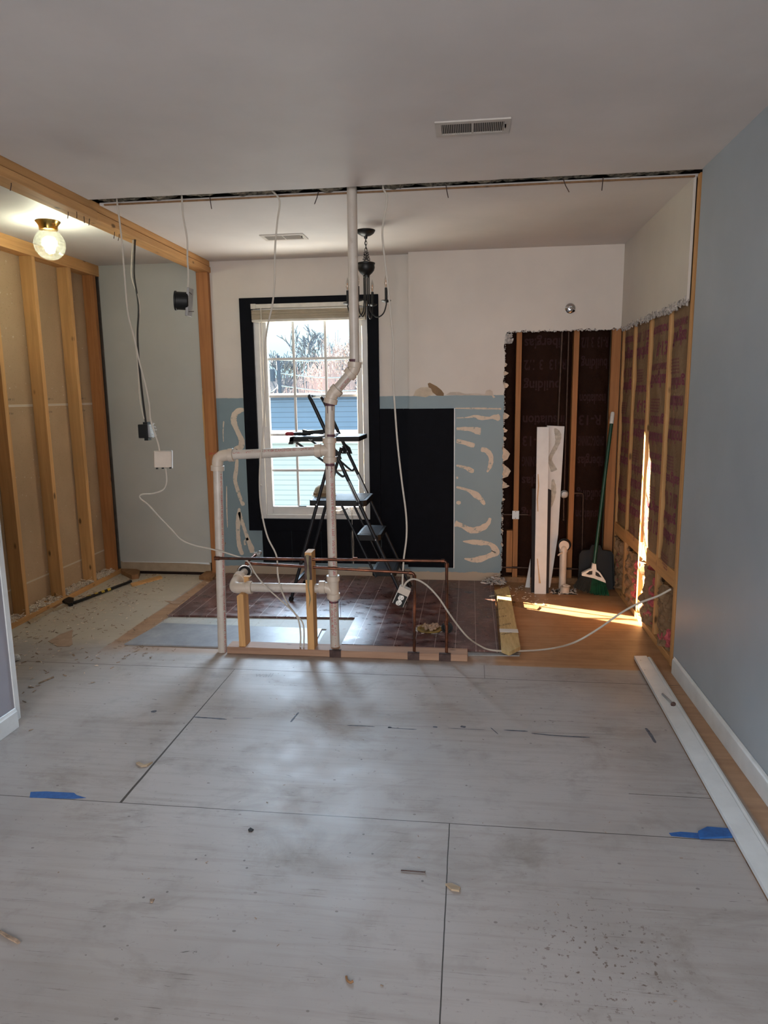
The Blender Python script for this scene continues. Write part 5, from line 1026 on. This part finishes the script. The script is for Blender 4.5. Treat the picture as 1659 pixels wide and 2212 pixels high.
scrap('gum_spot', [(536, 1793), (541, 1789), (548, 1793), (544, 1797), (538, 1797)], .0, .003, 'gum', 'black speck on the floor left of centre', 'debris')
one('curled_shaving', MB().tube(smooth([U(748, 2109, z=.004), U(750, 2117, z=.003), U(757, 2122, z=.003), U(763, 2119, z=.005)], 4), .003, 6), 'brwood', 'curled brown shaving near the bottom of the frame', 'shaving')
scrap('wood_chip', [(294, 1650), (300, 1648), (312, 1654), (330, 1648), (318, 1656), (305, 1657)], .0, .006, 'chipw', 'small folded chip left of the wide dark seam', 'wood')
scrap('dark_chip', [(324, 1944), (334, 1943), (330, 1951), (325, 1950)], .0, .003, 'shavd', 'dark triangular chip on the left foreground floor', 'debris')
scrap('nail_scrap', [(83, 1476), (116, 1462), (117, 1464), (84, 1478)], .0, .004, 'shavd', 'thin dark stick on the floor right of the stub wall', 'stick')
# subfloor offcut with printing at the right end of the laminate
q = [U(a, b, z=.030) for a, b in [(1068, 1278), (1074, 1290), (1083, 1405), (1100, 1412), (1124, 1400), (1103, 1290), (1098, 1269)]]
g = one('broken_board', MB().prism([(p.x, p.y) for p in q], xy(0), .018, .04), 'yel', 'yellowish printed board end beside the dark laminate', 'board', bevel=.002)
tm = MB(); p0 = U(1080, 1385, z=.04)
for i, t in enumerate(['GUARD', 'S-27D', '15/32', 'TECO', 'PS2-92', 'GUARD', 'APA']): text_plane(tm, t, .034, lambda u, v, i=i: (p0.x-.0-i*.010+.00+u*.9+.012, p0.y+.10+i*.155+v*.9-.0+u*.6, .0408))
for k in range(7): pass
decal(g, tm, 'ink'); 
p1, p2 = U(1079, 1362, z=.04), U(1119, 1362, z=.04); link('white_strip', MB().box(p1.x, p2.x, p1.y-.03, p1.y+.03, .0402, .0415), 'trimw', g)
scrap('wood_chip', [(1100, 1300), (1140, 1303), (1166, 1312), (1160, 1318), (1120, 1312), (1103, 1308)], .0, .006, 'brwood', 'thin brown splinter left of the sun stripe', 'wood')
mb = MB(); flakes(mb, 70, lambda r: (r.gauss(.2, .035), r.gauss(5.12, .03), .02+abs(r.gauss(0, .02))), .012, .035, random.Random(8), .3); one('rubble_heap', mb, 'gypgrey', 'heap of grey broken plaster at the foot of the torn wall edge', 'rubble', kind='stuff', sm=False)
one('metal_strip', MB().prism([(p.x, p.y) for p in [U(1010, 1410, z=0), U(1040, 1408, z=0), U(1125, 1412, z=0), U(1122, 1418, z=0), U(1012, 1417, z=0)]], xy(0), .0005, .006), 'galv', 'thin metal threshold strip at the end of the bottom plate', 'strip')
# toilet flange hole with rag, plug
c_ = V((-.235, 4.04, .018)); g = thing('floor_flange', c_, 'brass coloured floor flange stuffed with pale rag', 'flange')
link('ring', MB().lathe([(.072, 0), (.078, .006), (.074, .010), (.060, .008), (.058, .001)], c_, (0, 0, 1), 32).noisy(.003, 30), 'flange', g)
mb = MB(); rr_ = random.Random(6)
for i in range(26): a = rr_.uniform(0, 2*pi); r_ = rr_.uniform(0, .045); p = c_+V((r_*cos(a), r_*sin(a), .010)); mb.tube(smooth([p, p+V((rr_.uniform(-.02, .02), rr_.uniform(-.02, .02), rr_.uniform(.004, .02))), p+V((rr_.uniform(-.03, .03), rr_.uniform(-.03, .03), .004))], 3), rr_.uniform(.005, .009), 6)
link('rag', mb, 'card', g)
mb = MB(); flakes(mb, 40, lambda r: (c_.x+.085*cos(q_ := r.uniform(0, 6.28)), c_.y+.085*sin(q_), .021), .004, .012, rr_, .2); link('crumbs', mb, 'gyp', g, sm=False)
p = U(966, 1352, y=3.98); g = thing('pipe_plug', (p.x, 3.98, .018), 'dark round plug standing behind the right copper riser', 'plug'); 
link('disc', MB().lathe([(.033, 0), (.035, .004), (.035, .010), (.024, .012), (.022, .006), (.010, .006), (.009, .016), (.001, .017)], (p.x, 3.99, .053), (-.1, -1, .12), 28), 'pan', g)

# ------------------------------------------------------------ outside
struct('ground_outside', MB().box(-60, 60, 5.6, 90, -3.2, -3.0), 'grass')
g = thing('neighbour_house', (-3.5, 16, -3), 'blue sided house with dark low roof outside the window', 'house')
link('wall', MB().box(-9, 2, 15, 20, -3, 1.38), 'sid1', g); link('roof', MB().prism([(14.6, 1.34), (14.6, 1.44), (17.5, 1.50), (20.4, 1.44), (20.4, 1.34)], lambda u, v, w_: (w_, u, v), -9.4, 2.4), 'roof', g)
g = thing('outbuilding', (-2.6, 10, -3), 'pale sided outbuilding in front of the blue house', 'building'); zt = U(650, 957, y=9.5).z
link('wall', MB().box(-6, 1, 9.6, 12, -3, zt), 'sid2', g); link('fascia', MB().box(-6.1, 1.1, 9.5, 12.1, zt, zt+.05), 'white', g)
p = U(604, 850, y=26); g = thing('utility_pole', (p.x, 26, -3), 'leaning utility pole outside the window', 'pole'); pt = U(600, 768, y=26)
link('pole', MB().tube([(p.x+.1, 26, -3), (pt.x, 26, pt.z)], [.10, .075], 10), 'pole', g); mz = (pt.z+p.z)/2; link('transformer', MB().tube([(pt.x-.25, 26, mz-.25), (pt.x-.25, 26, mz+.2)], .12, 12), 'pole', g)
for i, (a, b, lb) in enumerate([((560, 775), (800, 770), 'top power line outside the window'), ((604, 806), (800, 812), 'middle power line outside the window'), ((604, 833), (800, 842), 'lowest power line outside the window'), ((570, 845), (604, 832), 'short wire left of the utility pole')]):
    A = U(*a, y=26); B = U(*b, y=26); Mx = (A+B)/2-V((0, 0, .12)); one('power_line', MB().tube(smooth([A, Mx, B], 6), .022, 5), 'wire', lb, 'wire')
def tree_mesh(seed, h, mat_fine):
    r_ = random.Random(seed); mb = MB()
    def br(p, d, L_, r0, lv):
        e_ = p+d*L_; m_ = (p+e_)/2+V((r_.uniform(-1, 1), r_.uniform(-1, 1), 0))*L_*.06
        mb.tube([p, m_, e_], [max(.022, r0), max(.02, r0*.85), max(.018, r0*.65)], 3 if lv > 1 else 6)
        if lv >= 6: return
        for _ in range(3 if lv < 5 else 2):
            a = r_.uniform(0, 2*pi); sp = r_.uniform(.3, .75); dd_ = (d+V((cos(a), sin(a), r_.uniform(-.1, .5)))*sp).normalized(); br(p+d*L_*r_.uniform(.55, 1), dd_, L_*r_.uniform(.6, .82), r0*.62, lv+1)
    br(V((0, 0, 0)), V((0, 0, 1)), h*.24, h*.014, 0); return mb
T3 = []
for i in range(3):
    mb = tree_mesh(40+i, 11.5, None); o_ = link('bare_tree', mb, 'bark' if i != 1 else 'bark2', None, (0, 0, 0), sm=False); T3.append(o_)
spots = [(-11.6, 38, .80, 0), (-9.3, 34, .72, 2), (-8.9, 45, 1.0, 1), (-6.9, 34, .74, 1), (-5.9, 41, .92, 0), (-4.6, 34, .78, 2), (-16, 40, .85, 2), (-2.6, 38, .82, 0), (-13.4, 50, 1.2, 0), (-9.8, 54, 1.25, 2), (-5.6, 52, 1.25, 1)]
LBT = ['leftmost tall grey bare tree beyond the roofs', 'grey bare tree above the left window column', 'reddish bare tree in the middle window column', 'reddish low bare tree right of the middle', 'grey bare tree in the right window column', 'grey bare tree at the right window edge', 'far left grey bare tree', 'bare tree beyond the right window edge', 'further grey tree behind the left column', 'further grey tree behind the middle column', 'further reddish tree behind the right column']
used = set()
for (x, y, s_, k), lb in zip(spots, LBT):
    o_ = T3[k] if k not in used else T3[k].copy()
    if k in used: COL.objects.link(o_)
    used.add(k); o_.location = (x, y, -3); o_.scale = (s_, s_, s_); o_.rotation_euler = (0, 0, x*3); tag(o_, lb, 'tree', 'bare trees outside the window')
mb = MB(); rr_ = random.Random(77)
for i in range(1500):
    x = rr_.uniform(-15, 0); y = rr_.uniform(28, 31.5); h_ = (3.9+1.9*noise.noise(V((x*.45, 0, 4)))+1.5*max(0, 1-abs(x+6.2)/2.6))*rr_.uniform(.5, 1); a = V((x, y, -3+h_*.5)); b = V((x+rr_.gauss(0, .35), y, -3+h_*1.25)); mb.tube([a, b], [.022, .010], 3)
one('brush_thicket', mb, 'bark2', 'pinkish thicket of bare twigs above the blue roof outside', 'thicket', kind='stuff', sm=False)
mb = MB(); n_ = 60
for i in range(n_+1): x = -40+60*i/n_; mb.v += [(x, 55, -3), (x, 58, 3.0+1.0*noise.noise(V((x*.3, 0, 1)))+.35*noise.noise(V((x*1.7, 0, 6))))]
mb.f = [(2*i, 2*i+2, 2*i+3, 2*i+1) for i in range(n_)]; mb.v += [(-40, 75, -3), (20, 75, -3)]; struct('hillside_outside', mb, 'hill')
